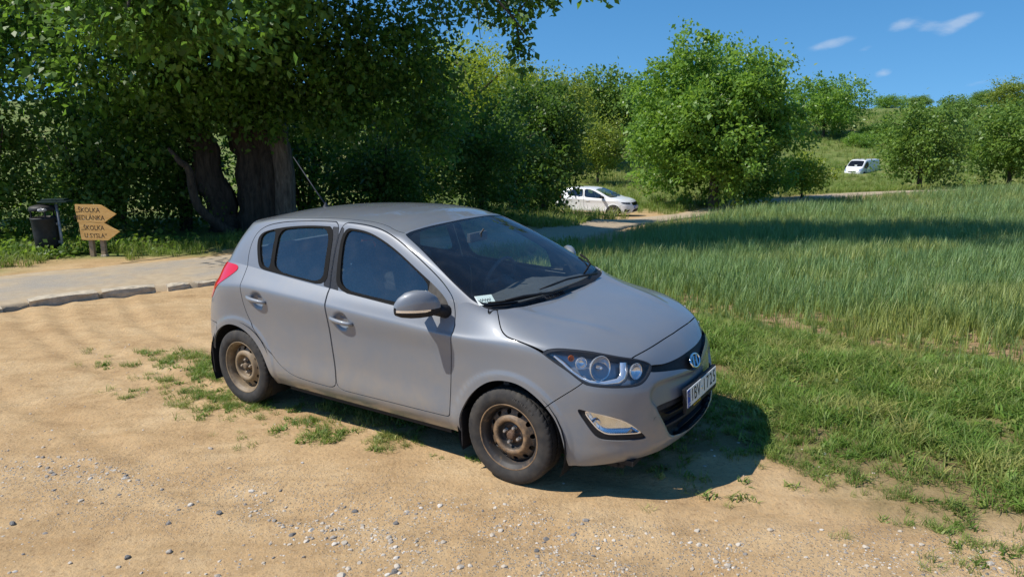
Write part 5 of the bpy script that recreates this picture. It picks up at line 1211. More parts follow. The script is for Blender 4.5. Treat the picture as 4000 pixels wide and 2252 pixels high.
    # ---- interior
    mb = MB()
    sec = [(-.20, .985), (-.34, .990), (-.46, .975), (-.60, .965), (-.70, .925), (-.74, .86), (-.70, .74), (-.55, .60)]
    V = []; F = []; n = 11
    for j in range(n):
        yy = -.70+1.40*j/(n-1); hump = .035*math.exp(-((yy-.36)/.17)**2)-.02*abs(yy/.7)**3
        for x, z in sec: V.append((x, yy, z+(hump if z > .9 and x < -.4 else 0)))
    for j in range(n-1):
        for k in range(len(sec)-1): a = j*len(sec)+k; F.append((a, a+1, a+len(sec)+1, a+len(sec)))
    mb.add(V, F, True); mb.build('dashboard', M['interior'], car)
    mb = MB(); ring = [(-.86+.055*math.sin(w_), .36+.185*math.cos(w_), .955+.175*math.sin(w_)) for w_ in [2*math.pi*k/28 for k in range(29)]]
    mb.tube(ring, .015, 8, cap=False); mb.tube([(-.85, .36, .955), (-.72, .36, .92)], [.05, .04], 12); mb.tube([(-.86, .19, .955), (-.85, .53, .955)], .018, 8); mb.build('steering_wheel', M['interior'], car)
    for yy in (-.36, .36):
        st = MB(); st.box((-1.42, yy, .52), (.50, .50, .16)); st.box((-1.70, yy, .80), (.14, .48, .60), Euler((0, rad(-14), 0)).to_matrix(), (1, .82)); so_ = bevel(st.build('front_seat', M['seat'], car), .04, 3)
        hr = MB(); hr.box((-1.80, yy, 1.20), (.09, .26, .17)); bevel(hr.build('headrest', M['seat'], so_), .03, 3)
        for dy in (-.06, .06):
            ps = MB(); ps.tube([(-1.785, yy+dy, 1.06), (-1.80, yy+dy, 1.15)], .007, 6); ps.build('headrest_post', M['silver'], so_)
    st = MB(); st.box((-2.12, 0, .55), (.45, 1.22, .16)); st.box((-2.42, 0, .84), (.13, 1.22, .56), Euler((0, rad(-16), 0)).to_matrix()); rs = bevel(st.build('rear_bench', M['seat'], car), .04, 2)
    for yy in (-.36, .36):
        hr = MB(); hr.box((-2.50, yy, 1.17), (.08, .26, .13)); bevel(hr.build('headrest', M['seat'], rs), .03, 2)
    mb = MB(); mb.box((-.80, 0, 1.345), (.03, .21, .065)); mb.tube([(-.78, 0, 1.36), (-.74, 0, 1.405)], .008, 6); bevel(mb.build('inside_mirror', M['interior'], car), .004)
    # ---- mirrors
    for sg, side in ((-1, 'R'), (1, 'L')):
        # sections from the sail outwards: centre (x, y), half depth, top z, bottom z
        secs = [(-.505,.842,.030,1.095,1.010),(-.520,.862,.048,1.128,1.000),(-.545,.900,.062,1.155,.992),(-.578,.945,.066,1.162,.990),(-.612,.985,.062,1.150,.992),(-.640,1.015,.050,1.122,.998),(-.658,1.035,.032,1.090,1.010),(-.664,1.043,.010,1.062,1.030)]
        V = []; F = []; ns = 24
        for (cx, cy, hd, zt, zb) in secs:
            zc_ = zb+(zt-zb)*.36
            for k in range(ns):
                w_ = 2*math.pi*k/ns; cw, sw = math.cos(w_), math.sin(w_)
                fx = math.copysign(abs(cw)**.75, cw); fz = math.copysign(abs(sw)**.75, sw)
                xx = cx+hd*(1.15*fx if fx > 0 else .75*fx)
                V.append((xx, sg*cy, zc_+(zt-zc_)*fz if fz > 0 else zc_+(zc_-zb)*fz))
        V = np.array(V); m = len(secs)
        for j in range(m-1):
            for k in range(ns):
                k2 = (k+1) % ns; F.append((j*ns+k, j*ns+k2, (j+1)*ns+k2, (j+1)*ns+k))
        Nn = np.zeros_like(V)
        for f in F:
            nn = np.cross(V[f[1]]-V[f[0]], V[f[3]]-V[f[0]]); 
            for i in f: Nn[i] += nn
        Nn /= np.linalg.norm(Nn, axis=1)[:, None]+1e-12
        if (Nn*(V-V.mean(0))).sum() < 0: Nn = -Nn
        T3 = np.array([t3 for f in F for t3 in ((f[0], f[1], f[2]), (f[0], f[2], f[3]))])
        # refine once by splitting so that the colour split runs cleanly
        mp_ = Patch(V*np.array([1, sg, 1]), Nn*np.array([1, sg, 1]), {}, T3)
        zsp = lambda q: q.z-(1.030+.10*(.96-q.y)*.0)
        lowp, upp = mp_.cut(mp_.z-1.048+.0*mp_.y)
        mo = realize('wing_mirror', [upp], side, mat=M['paint'], parent=car, lip=0)
        band, lowp2 = lowp.cut(np.maximum(1.033-lowp.z, .915-lowp.y))
        realize('mirror_base', [lowp2], side, mat=M['black_plastic'], parent=mo, lip=0)
        realize('indicator_strip', [band.offset(.002)], side, mat=M['silver'], parent=mo, lip=0)
        mb = MB(); mb.tube([(-.478, sg*.770, 1.000), (-.495, sg*.815, 1.018), (-.515, sg*.858, 1.030)], [.046, .040, .036], 14); mb.build('mirror_arm', M['black_plastic'], mo)
        b = MB(); b.box((-.640, sg*.940, 1.075), (.006, .15, .105), Euler((0, 0, sg*rad(62-90))).to_matrix()); b.build('mirror_glass', M['chrome'], mo)
    # ---- wipers on the windscreen: sit on the cut surface
    def on_screen(u, v, h):
        k = np.argmin(((tp.A['U']-u)*.1)**2+((tp.A['V']-v)*.55)**2); q = tp.P[k]+tp.N[k]*h; return q
    def wiper(side_pts, name):
        pts = [Vector((q[0], sg_*q[1], q[2])) for (u, v, h, sg_) in side_pts for q in [on_screen(u, v, h)]]
        mb = MB(); mb.tube(pts, [.011]+[.008]*(len(pts)-2)+[.005], 6); return mb, pts
    wa, pts = wiper([(2.2,.035,.02,1),(1.3,.055,.03,1),(.3,.075,.03,1),(.6,.09,.028,-1),(1.2,.10,.024,-1)], 'w'); w1 = wa.build('wiper', M['black_plastic'], car)
    wb_, _ = wiper([(3.0,.055,.012,1),(2.2,.085,.014,1),(1.2,.11,.014,1),(.4,.125,.014,1)], 'b')
    wa, _ = wiper([(.1,.035,.022,-1),(1.0,.040,.03,-1),(2.2,.045,.032,-1),(3.2,.055,.026,-1)], 'w'); w2 = wa.build('wiper', M['black_plastic'], car)
    wc_, _ = wiper([(1.3,.052,.014,-1),(2.4,.058,.014,-1),(3.4,.062,.014,-1),(4.55,.070,.014,-1)], 'b'); wc_.build('blade', M['rubber'], w2)
    wd_, _ = wiper([(4.6,.20,.014,1),(4.0,.155,.014,1),(3.0,.12,.014,1),(1.6,.095,.014,1)], 'b'); wd_.build('blade', M['rubber'], w1)
    # cowl ribs near the bonnet edge
    mb = MB()
    for k in range(44):
        u = .2+2.6*k/43; sg_ = -1
        q = on_screen(u, .018, -.010); mb.box((q[0]-.005, sg_*q[1], q[2]+.002), (.030, .006, .010), Euler((0, rad(28), 0)).to_matrix())
    mb.build('cowl_ribs', M['grey_plastic'], car)
    # parking slip behind the screen
    k_ = np.argmin(((tp.A['U']-4.25)*.1)**2+((tp.A['V']-.125)*.55)**2); q = tp.P[k_]-tp.N[k_]*.009; nv = Vector((tp.N[k_][0], -tp.N[k_][1], tp.N[k_][2]))
    pm = MB(); pm.box((0, 0, 0), (.115, .085, .0015)); po = pm.build('paper_slip', M['paper'], car, loc=(q[0], -q[1], q[2])); po.rotation_mode = 'QUATERNION'; po.rotation_quaternion = Vector((0, 0, 1)).rotation_difference(nv)@Euler((0, 0, rad(60))).to_quaternion()
    pm = MB(); pm.tube([(-.035+.07*t_/14, .012*math.sin(t_*1.9), .0016) for t_ in range(15)], .0022, 4); pm.tube([(-.02, -.024, .0016), (.03, -.02, .0016)], .0018, 4); pm.build('handwriting', M['plate_black'], po)
    # ---- aerial
    zr = 1.484
    mb = MB(); mb.lathe([(.028, 0), (.022, .012), (.010, .030), (.006, .045)], 'z', 16, (-2.36, 0, zr)); mb.build('aerial_base', M['grey_plastic'], car)
    mb = MB(); mb.tube([(-2.36, 0, zr+.02), (-2.45, 0, zr+.115), (-2.716, 0, 1.895)], [.0065, .005, .0035], 8); mb.build('aerial', M['grey_plastic'], car)
    # ---- badge: oval ring with a slanted letter
    bd = thing('badge'); bd.parent = car; bd.location = (.842, 0, .688); bd.rotation_euler = (0, rad(-24), 0)
    bd.name = 'badge'
    ring = [(0, .071*math.cos(w_), .040*math.sin(w_)) for w_ in [2*math.pi*k/36 for k in range(37)]]
    mb = MB(); mb.tube(ring, .0065, 8, cap=False); mb.build('badge_ring', M['chrome'], bd)
    V = [(0, .066*math.cos(w_), .036*math.sin(w_)) for w_ in [2*math.pi*k/36 for k in range(36)]]; mb = MB(); mb.add([(-.006, a[1], a[2]) for a in V], [tuple(range(36))]); mb.build('badge_back', M['frit'], bd)
    # y points to the car's left, so the letter leans towards -y seen from the front
    mb = MB()
    def bar(p, wd):
        n = len(p); V = []; 
        for (y_, z_), w_ in zip(p, wd): V += [(.003, y_-w_, z_), (.008, y_, z_), (.003, y_+w_, z_)]
        F = []
        for k in range(n-1):
            for j in range(2): F.append((k*3+j, k*3+j+1, (k+1)*3+j+1, (k+1)*3+j))
        mb.add(V, F)
    bar([(-.012, .034), (-.020, .012), (-.030, -.012), (-.040, -.030)][::-1], [.008, .010, .010, .007])
    bar([(.040, .030), (.030, .012), (.020, -.012), (.012, -.034)][::-1], [.007, .010, .010, .008])
    bar([(-.024, .006), (-.008, .003), (.008, -.003), (.024, -.006)], [.010, .008, .008, .010])
    mb.build('badge_letter', M['chrome'], bd)
    # ---- number plate
    pl = thing('number_plate'); pl.parent = car; pl.location = (.893, 0, .522); pl.rotation_euler = (0, rad(-4), 0)
    b = MB(); b.box((-.012, 0, -.006), (.022, .545, .150)); bevel(b.build('plate_frame', M['black_plastic'], pl), .004)
    b = MB(); b.box((.002, 0, .006), (.006, .520, .110)); bevel(b.build('plate', M['plate_white'], pl), .0015)
    b = MB(); b.box((.0056, -.238, .006), (.002, .042, .106)); b.build('country_band', M['plate_blue'], pl)
    # plate faces +x; reading direction runs from -y (its left as seen) to +y
    Mt = Matrix(((0, 0, 1, .0062), (1, 0, 0, 0), (0, 1, 0, 0), (0, 0, 0, 1)))
    def ptext(name, txt, size, y_, z_, mat_, sx, dx=0.): return text_mesh(name, txt, size, mat_, pl, Matrix.Translation((dx, y_, z_))@Mt, .0006, 'CENTER', sx)
    for ch, y_ in zip('1BV1725', (-.178, -.128, -.070, .030, .092, .154, .216)): ptext('character', ch, .112, y_, .006, M['plate_black'], .80)
    ptext('country_code', 'CZ', .032, -.238, -.030, M['plate_white'], .9, .0015)
    mb = MB()
    for k in range(12):
        w_ = 2*math.pi*k/12; mb.box((.0070, -.238+.012*math.cos(w_), .030+.012*math.sin(w_)), (.001, .0035, .0035))
    mb.build('star_ring', M['yellow'], pl)
    mb = MB(); mb.lathe([(.012, 0), (.012, .001), (.0005, .001)], 'x', 14, (.0062, -.012, .004)); mb.build('seal', M['silver'], pl)
    ptext('dealer_lettering', 'AUTOCENTRUM', .017, -.09, -.064, M['yellow'], 1.0, -.006)
    # tow eye cover
    for sg in (-1,):
        rp = [(.794, -.488, .460)]
        mb = MB(); ring = []
        for k in range(25):
            w_ = 2*math.pi*k/24; ring.append((.7935+.016*math.cos(w_)*.35, -.488+.018*math.cos(w_)*.85, .460+.019*math.sin(w_)))
        mb.tube(ring, .0012, 5, cap=False); mb.build('tow_eye_cover', M['lamp_dark'], car)
    # ---- wheels
    proto = {}
    for key, ax, rm in (('front', 0., M['rim_front']), ('rear', -2.525, M['rim_rear'])):
        for sg in (-1, 1):
            w = thing('wheel'); w.parent = car; w.location = (ax, sg*.7525, .30); w.rotation_euler = (0, rad(37 if key == 'front' else 12), math.pi if sg > 0 else 0)
            wheel_parts(w, rm, proto, key)
    return car

def tyre_mesh(R=.302, rim=.203, width=.185, tread=True, seg=288):
    hw = width/2
    prof = [(rim-.004, -hw*.80), (rim+.006, -hw*.86), (rim+.030, -hw*.99), (rim+.052, -hw*1.0), (R-.030, -hw*.955), (R-.014, -hw*.90), (R-.006, -hw*.82)]
    tr = [-.74, -.60, -.585, -.545, -.53, -.30, -.285, -.245, -.23, -.03, -.015, .015, .03]
    prof2 = [(R-.001-.004*(abs(t)**3), hw*t) for t in tr]
    full = prof+prof2+[(r, -h) for r, h in prof2[-3::-1]]+[(r, -h) for r, h in prof[::-1]]
    full = np.array(full); npf = len(full)
    w = 2*np.pi*np.arange(seg)/seg
    R_ = np.broadcast_to(full[:, 0], (seg, npf)).copy(); H = np.broadcast_to(full[:, 1], (seg, npf))
    if tread:
        hh = full[:, 1]/hw
        for j in range(npf):
            a = abs(hh[j])
            if full[j, 0] > R-.02:
                if any(abs(a-g) < .018 for g in (.5725, .265, .0)): R_[:, j] -= .007     # round grooves
                ph = (np.arange(seg)+ (3 if hh[j] > 0 else 0)+ int(14*a)) % 6
                if a > .55 and a < .9: R_[:, j] -= np.where(ph == 0, .007, 0)
                elif a < .5: R_[:, j] -= np.where(ph == 0, .004, 0)
    V = np.stack([R_*np.cos(w)[:, None], H, R_*np.sin(w)[:, None]], -1).reshape(-1, 3)
    i = np.arange(seg)[:, None]*npf; j = np.arange(npf-1)[None]; i2 = ((np.arange(seg)+1) % seg)[:, None]*npf
    F = np.stack([(i+j).ravel(), (i+j+1).ravel(), (i2+j+1).ravel(), (i2+j).ravel()], 1)
    return mesh_np('tyre', V, F, smooth=False if tread else True)

def steel_disc(proto):
    """outer face of a pressed steel wheel looking along -y: barrel plus dish with a ring of round holes"""
    seg = 132
    prof = [(.060,-.024),(.068,-.022),(.072,-.020),(.078,-.022),(.083,-.032),(.090,-.052),(.097,-.058),(.108,-.060),(.118,-.056),(.126,-.048),(.134,-.040),(.142,-.034),(.150,-.030),(.158,-.026),(.166,-.020),(.172,-.012)]
    P = []; w = 2*np.pi*np.arange(seg+1)/seg
    pr = catmull(prof, 2, closed=False)
    G = np.stack([pr[:, 0][:, None]*np.cos(w)[None], np.broadcast_to(pr[:, 1][:, None], (len(pr), seg+1)), pr[:, 0][:, None]*np.sin(w)[None]], -1)
    gu = np.gradient(G, axis=1); gv = np.gradient(G, axis=0); N = np.cross(gu, gv); N /= np.linalg.norm(N, axis=2)[..., None]; N *= -np.sign(N[..., 1].mean())
    V, Q = G.shape[:2]; idx = np.arange(V*Q).reshape(V, Q)
    a = idx[:-1, :-1].ravel(); b = idx[:-1, 1:].ravel(); c = idx[1:, 1:].ravel(); d = idx[1:, :-1].ravel()
    F = np.concatenate([np.stack([a, b, c], 1), np.stack([a, c, d], 1)])
    p = Patch(G.reshape(-1, 3), N.reshape(-1, 3), {}, F)
    for k in range(12):
        w_ = 2*np.pi*(k+.5)/12; p = p.outside(np.hypot(p.x-.149*math.cos(w_), p.z-.149*math.sin(w_))-.0165)
    return p

def wheel_parts(w, rm, proto, key):
    """all meshes look towards -y (outboard on the right hand side)"""
    if 'tyre' not in proto:
        proto['tyre'] = tyre_mesh(); proto['tyre'].materials.append(M['tyre'])
    link('tyre', proto['tyre'], None, w)
    if key not in proto:
        mb = MB()
        mb.lathe([(.165,.02),(.172,-.010),(.176,-.030),(.180,-.052),(.188,-.066),(.1965,-.070),(.198,-.076),(.2055,-.081),(.209,-.079),(.209,-.070),(.201,-.060),(.199,.07),(.206,.078)], 'y', 72)
        me = mb.mesh('barrel')
        a = me.attributes.new('dust', 'FLOAT', 'POINT'); a.data.foreach_set('value', np.array([(.42 if key == 'front' else .3) if math.hypot(v.co.x, v.co.z) > .2035 else (-.05 if key == 'front' else .02) for v in me.vertices], np.float32)); me.materials.append(rm); proto[key] = me
        p = steel_disc(proto).compact()
        b = boundary(p.F); n0 = len(p.P); A_ = p.P[b[:, 0]]; B_ = p.P[b[:, 1]]; L = .006
        V = np.concatenate([p.P, A_, B_, A_-p.N[b[:, 0]]*L, B_-p.N[b[:, 1]]*L]); m = len(b); i = np.arange(m)+n0
        F = np.concatenate([p.F, np.stack([i, i+2*m, i+m], 1), np.stack([i+m, i+2*m, i+3*m], 1)])
        rr = np.hypot(V[:, 0], V[:, 2])
        dust = np.interp(rr, [.06, .083, .092, .1, .13, .15, .172], [-.1, -.12, .22, .32, .22, .12, -.1]) if key == 'front' else np.interp(rr, [.06, .09, .1, .14, .172], [.0, .08, .2, .15, .0])
        me = mesh_np('disc', V, F, smooth=np.concatenate([np.ones(len(p.F), bool), np.zeros(2*m, bool)]), attrs={'dust': dust}); me.materials.append(rm); proto[key+'disc'] = me
        mb = MB(); mb.lathe([(.0005,-.058),(.018,-.060),(.026,-.054),(.030,-.040),(.031,-.018),(.060,-.020),(.064,-.018)], 'y', 28); me = mb.mesh('hub'); me.materials.append(pbr(key+'_hub_rust', (.11,.065,.04) if key == 'front' else (.17,.12,.075), .8, noise=(80,.5))); proto[key+'hub'] = me
        mb = MB(); mb.lathe([(.0005,-.056),(.007,-.055),(.0105,-.049),(.0115,-.046),(.0115,-.028),(.014,-.027),(.014,-.020)], 'y', 6, smooth=False); me = mb.mesh('nut'); me.materials.append(M['nut'] if key == 'front' else pbr('dusty_nut', (.36,.30,.23), .6, .2)); proto[key+'nut'] = me
        mb = MB(); mb.lathe([(.19, .02), (.03, .02)], 'y', 40); mb.lathe([(.13, -.0), (.13, .02)], 'y', 40); mb.lathe([(.0005, -.002), (.128, -.002)], 'y', 40); me = mb.mesh('brake'); me.materials.append(M['lamp_dark']); proto['brake'] = me
    t_ = w.children[0]
    if key == 'front':
        for i_, ch in enumerate('WINTER'):
            a_ = rad(78)+rad(37)-i_*rad(6.2)                # letters moulded along the upper side wall, read from outside
            Ml = Matrix.Rotation(-(a_-math.pi/2), 4, 'Y')@Matrix(((1, 0, 0, 0), (0, 0, -1, -.0925), (0, 1, 0, .258), (0, 0, 0, 1)))
            text_mesh('moulded_letter', ch, .030, M['moulded'], t_, Ml, .0012, 'CENTER', .9)
    r = link('rim', proto[key], None, w); link('disc', proto[key+'disc'], None, r); link('hub', proto[key+'hub'], None, r); link('brake', proto['brake'], None, w)
    for k in range(4):
        w_ = math.pi/2*k+.3; o = link('wheel_nut', proto[key+'nut'], None, r); o.location = (.050*math.cos(w_), 0, .050*math.sin(w_))
# ---------------------------------------------------------------- arrow signs on their posts
def wood_mat(name, c0, c1):
    m, nt, b = mat_new(name); N = nt.nodes; L = nt.links
    tcn = N.new('ShaderNodeTexCoord'); mp_ = N.new('ShaderNodeMapping'); mp_.inputs['Scale'].default_value = (1.2, 1, 14); L.new(tcn.outputs['Object'], mp_.inputs[0])
    n = N.new('ShaderNodeTexNoise'); n.inputs['Scale'].default_value = 4; n.inputs['Detail'].default_value = 8; n.inputs['Distortion'].default_value = .8; L.new(mp_.outputs[0], n.inputs['Vector'])
    r = N.new('ShaderNodeValToRGB'); r.color_ramp.elements[0].position = .35; r.color_ramp.elements[0].color = (*c0, 1); r.color_ramp.elements[1].position = .68; r.color_ramp.elements[1].color = (*c1, 1); L.new(n.outputs['Fac'], r.inputs[0]); L.new(r.outputs[0], b.inputs['Base Color']); b.inputs['Roughness'].default_value = .6; return m
M['plank'] = wood_mat('varnished_plank', (.62, .33, .09), (.80, .50, .18)); M['post'] = wood_mat('weathered_post', (.24, .17, .11), (.40, .30, .20)); M['burnt'] = pbr('burnt_lettering', (.035, .022, .014), .8)
M['plank_edge'] = pbr('dark_plank_edge', (.20, .10, .04), .8)
def arrow_board(name, z0, lines, label, yoff, tip, tilt, dx):
    """local frame: x to the right, z up, faces -y"""
    o = thing(name, (-7.70, 13.33+yoff, -.15), rad(-6), label, 'sign', 'arrow signs for the nursery schools')
    h, w = .325, .52
    pts = [(-.36, 0), (-.36+w, -.004), (-.36+w+tip, h*.49), (-.36+w-.03, h-.002), (-.375, h)]
    rng_ = np.random.RandomState(int(z0*100)); out = []
    for i in range(5):
        a = np.array(pts[i]); b_ = np.array(pts[(i+1) % 5])
        for k in range(6): q = a+(b_-a)*k/6+(rng_.normal(0, .003, 2) if k else 0); out.append((q[0]+dx, q[1]))
    n = len(out); c, s = math.cos(tilt), math.sin(tilt)
    out = [(x*c-z*s, x*s+z*c+z0) for x, z in out]
    mb = MB(); mb.add([(x, -.016, z) for x, z in out]+[(x, .016, z) for x, z in out], [tuple(range(n)), tuple(range(2*n-1, n-1, -1))]+[(i, i+n, (i+1) % n+n, (i+1) % n) for i in range(n)])
    bd = mb.build('board', M['plank'], o)
    for j, (tx, xo, zo, sz) in enumerate(lines):
        Mx = Matrix.Translation((xo+dx, -.0165, z0+zo))@Matrix.Rotation(-tilt, 4, 'Y')@Matrix(((1, 0, 0, 0), (0, 0, -1, 0), (0, 1, 0, 0), (0, 0, 0, 1)))
        tm = text_mesh('lettering', tx, sz, M['burnt'], bd, Mx, .001, 'CENTER', .92)
    for xo in (-.21, .06):
        for zz in (.06, .27):
            mb = MB(); mb.lathe([(.0005, -.020), (.006, -.019), (.007, -.016)], 'y', 8, (xo+dx, 0, z0+zz)); mb.build('screw', M['nut'], bd)
    return o
arrow_board('arrow_sign', .665, [('„ŠKOLKA', -.125, .225, .125), ('MEDLÁNKA', -.115, .085, .125)], 'upper wooden arrow board with two lines of burnt lettering', 0, .25, rad(-1.5), 0)
arrow_board('arrow_sign', .335, [('„ŠKOLKA', -.105, .225, .120), ('U SYSLA“', -.065, .080, .120)], 'lower wooden arrow board, right below the other one', 0, .245, rad(-1.2), .03)
for i, (xo, hh, lb) in enumerate(((-.18, .95, 'left wooden post carrying the arrow boards'), (.045, .95, 'right wooden post carrying the arrow boards'))):
    p_ = thing('sign_post', (-7.70+xo, 13.39-xo*.1, -.16), rad(-6), lb, 'post', 'sign posts')
    mb = MB(); mb.box((0, 0, hh/2-.2), (.085, .07, hh+.4), Euler((0, rad(1.5), 0)).to_matrix()); bevel(mb.build('post', M['post'], p_), .006)
    if i == 1:
        mb = MB(); mb.box((0, 0, .0), (.11, .10, .12)); bevel(mb.build('concrete_foot', M['kerb'], p_), .012)

# ---------------------------------------------------------------- litter bin on its pole
M['bin'] = pbr('bin_plastic', (.022, .021, .022), .6, noise=(18, .3), bump=(120, .3, .004)); M['galv'] = pbr('galvanised_steel', (.33, .34, .35), .5, .6, noise=(30, .2)); M['bag'] = pbr('bin_bag', (.40, .40, .40), .35); M['bin_green'] = pbr('dark_green_metal', (.012, .03, .022), .45)
bz = -.15; bn = thing('litter_bin', (-8.93, 13.75, bz), 0, 'charcoal litter bin hanging on a grey pole left of the arrow signs', 'bin')
mb = MB(); mb.lathe([(.195, .10), (.205, .11), (.215, .40), (.222, .68), (.232, .70), (.232, .735), (.222, .735), (.205, .70), (.19, .12), (.001, .115)], 'z', 32); mb.build('barrel', M['bin'], bn)
mb = MB(); mb.lathe([(.225, .86), (.232, .87), (.228, .915), (.20, .945), (.12, .965), (.001, .97)], 'z', 32); mb.lathe([(.225, .86), (.001, .86)], 'z', 32); mb.build('lid', M['bin'], bn)
for a in (rad(70), rad(190), rad(310)):
    mb = MB(); mb.box((.215*math.cos(a), .215*math.sin(a), .79), (.02, .03, .16)); mb.build('lid_bracket', M['bin'], bn)
rg_ = np.random.RandomState(2); bm = bmesh.new(); bmesh.ops.create_icosphere(bm, subdivisions=3, radius=1.)
for v in bm.verts: v.co = Vector(v.co)*(1+.18*math.sin(9*v.co.x+3*v.co.z)+.12*math.sin(13*v.co.y)); v.co = Vector((v.co.x*.075+.12, v.co.y*.05-.21, v.co.z*.035+.885))
me = bpy.data.meshes.new('bag'); bm.to_mesh(me); bm.free(); link('bag', me, M['bag'], bn)
mb = MB(); mb.tube([(.262, .02, -.3), (.262, .02, .98)], .028, 14); mb.build('pole', M['galv'], bn)
mb = MB(); mb.box((.25, .02, 1.02), (.56, .22, .035)); mb.box((.25, .02, 1.055), (.44, .16, .04)); bevel(mb.build('top_plate', M['bin_green'], bn), .01)
for zz in (.25, .60):
    mb = MB(); mb.box((.235, .02, zz), (.06, .05, .05)); bevel(mb.build('clamp', M['galv'], bn), .005)
# ---------------------------------------------------------------- the white car under the roadside tree
M['alloy'] = pbr('grey_alloy', (.30, .30, .31), .35, .8); M['gloss_black'] = pbr('gloss_black', (.010, .010, .012), .12)
HEAD2 = [(1.00,.800),(.86,.806),(.66,.800),(.50,.785),(.455,.765),(.47,.72),(.53,.690),(.66,.685),(.84,.705),(.95,.745)]
GRILLE2 = [(-.45,.765),(0,.768),(.36,.768),(.425,.760),(.42,.73),(.33,.625),(.27,.605),(0,.598),(-.4,.60)]
LOW2 = [(-.5,.42),(0,.42),(.27,.42),(.33,.40),(.47,.295),(.46,.272),(.25,.268),(-.5,.268)]
FOG2 = [(.87,.455),(.74,.455),(.60,.45),(.60,.42),(.68,.315),(.72,.295),(.84,.285),(.875,.31)]
HOOD2 = [(.705,-.4),(.703,0),(.69,.301),(.66,.50),(.60,.575),(.48,.676),(.338,.756),(.24,.800),(.145,.812),(.016,.806),(-.036,.797),(-.072,.777),(-.108,.744),(-.143,.708),(-.150,.694),(-.2,.66),(-.2,-.4)]
def build_saloon(loc, rz):
    car = thing('parked_car', loc, rz, 'white car with black mirrors and grey alloy wheels under the roadside tree', 'car')
    body, top, uc, bv, tv, s = hatch_surface()
    bp = grid_patch(body, dict(S=s[None], U=uc[None], V=bv[:, None])); tp = grid_patch(top, dict(S=s[None], U=uc[None], V=tv[:, None]))
    K = np.array([1.061, 1.062, .955])
    S = lambda p, poly, n=2: sdf(chaikin(poly, n), p.A['S'], p.z)
    XZ = lambda p, poly: sdf(chaikin(poly, 2), p.x, p.z)
    UV = lambda p, poly: sdf(chaikin([(a*.1, b*.55) for a, b in poly], 2), p.A['U']*.1, p.A['V']*.55)
    def R(nm, ps, mat, side='R', both=False, lip=.014, par=None, off=0.):
        qs = [Patch((q.P+q.N*off)*K, q.N, q.A, q.F) for q in ps]; return realize(nm, qs, side, lip, mat, par or car, both)
    far = lambda p, d: np.where(p.y > .45, d, .5)
    p = bp.outside(far(bp, XZ(bp, ARCH_F)-.012)); p = p.outside(far(p, XZ(p, ARCH_R)-.012))
    fr = lambda p, d: np.where(p.x > 0, d, .5)
    hl, p = p.cut(fr(p, S(p, HEAD2))); gr, p = p.cut(fr(p, S(p, GRILLE2))); lg, p = p.cut(fr(p, S(p, LOW2))); fg, p = p.cut(fr(p, S(p, FOG2)))
    tl, p = p.cut(np.where(p.x < -2, S(p, TAIL), .5))
    dh = lambda q: np.where((q.z > .79) & (q.x > -.25), sdf(chaikin(HOOD2, 2), q.x, q.y), .5)
    hood, _ = p.cut(dh(p)+.004); p = p.outside(dh(p)-.004)
    db = lambda q: np.where(q.x > 0, S(q, BUMPER, 1), .5)
    bump, _ = p.cut(db(p)+.003); p = p.outside(db(p)-.003)
    t = tp; scr, t = t.cut(UV(t, SCREEN)); drs = {}; wins = {}
    for key, poly, wo_ in (('front', DOOR_F, WIN_F_OUT), ('rear', DOOR_R, WIN_R_OUT)):
        f = lambda q: np.where(q.y > .4, XZ(q, poly), .5)
        a = p.inside(f(p)+.004); b = t.inside(f(t)+.004); p = p.outside(f(p)-.004); t = t.outside(f(t)-.004)
        ins = []; out = []
        for q in (a, b):
            i, o = q.cut(XZ(q, wo_)); ins.append(i); out.append(o)
        drs[key] = out; wins[key] = ins
    roof, t = t.cut((1.0-t.A['V'])*.55); rg, t = t.cut(np.where(t.x < -2.3, UV(t, REAR_GLASS), .5))
    W = M['white_paint']
    R('bonnet', [hood], W, both=True); R('front_bumper', [bump], W, both=True); R('roof', [roof], W, both=True)
    gl, fr_ = scr.cut(UV(scr, SCREEN_IN)); R('windscreen', [gl], M['screen'], both=True, lip=0, off=-.004); R('windscreen_edge', [fr_], M['frit'], both=True, lip=0, off=-.004); R('rear_window', [rg], M['glass'], both=True, lip=0)
    R('grille', [gr], M['gloss_black'], both=True, lip=-.02, off=-.015); R('lower_grille', [lg], M['black_plastic'], both=True, lip=-.03, off=-.03)
    for side in ('R', 'L'):
        sg = -1 if side == 'R' else 1
        R('body_side', [p, t], W, side)
        for key in ('front', 'rear'):
            d = R(key+'_door', drs[key], W, side)
            gp = [WIN_F_GLASS] if key == 'front' else [WIN_R_GLASS, WIN_Q_GLASS]; trim = wins[key]
            for poly in gp:
                g_ = []; t_ = []
                for q in trim:
                    i, o = q.cut(XZ(q, poly)); g_.append(i); t_.append(o)
                trim = t_; R('window', g_, M['glass'], side, lip=0, par=d, off=-.008)
            R('window_trim', trim, M['gloss_black'], side, lip=.01, par=d)
            mb = MB(); hx, hz = (-1.30, .85) if key == 'front' else (-2.20, .89); mb.box((hx*K[0], sg*.905, hz*K[2]), (.22, .03, .03)); bevel(mb.build('handle', W, d), .01)
        ho = R('headlight', [hl], M['lens'], side, lip=0); R('housing', [hl], M['lamp_dark'], side, lip=0, par=ho, off=-.03)
        for k, (x_, y_) in enumerate(((.60, .70), (.68, .60))):
            mb = MB(); mb.lathe([(.045, .01), (.04, .0), (.02, -.02), (.001, -.025)], 'x', 16, (x_*1.0, sg*y_, .718)); mb.build('reflector', M['silver'], ho)
        R('fog_slot', [fg], M['gloss_black'], side, lip=-.03, off=-.025); mb = MB(); mb.box((.735, sg*.70, .415), (.03, .20, .022), Euler((0, 0, sg*rad(35))).to_matrix()); bevel(mb.build('fog_strip', M['silver'], car), .004)
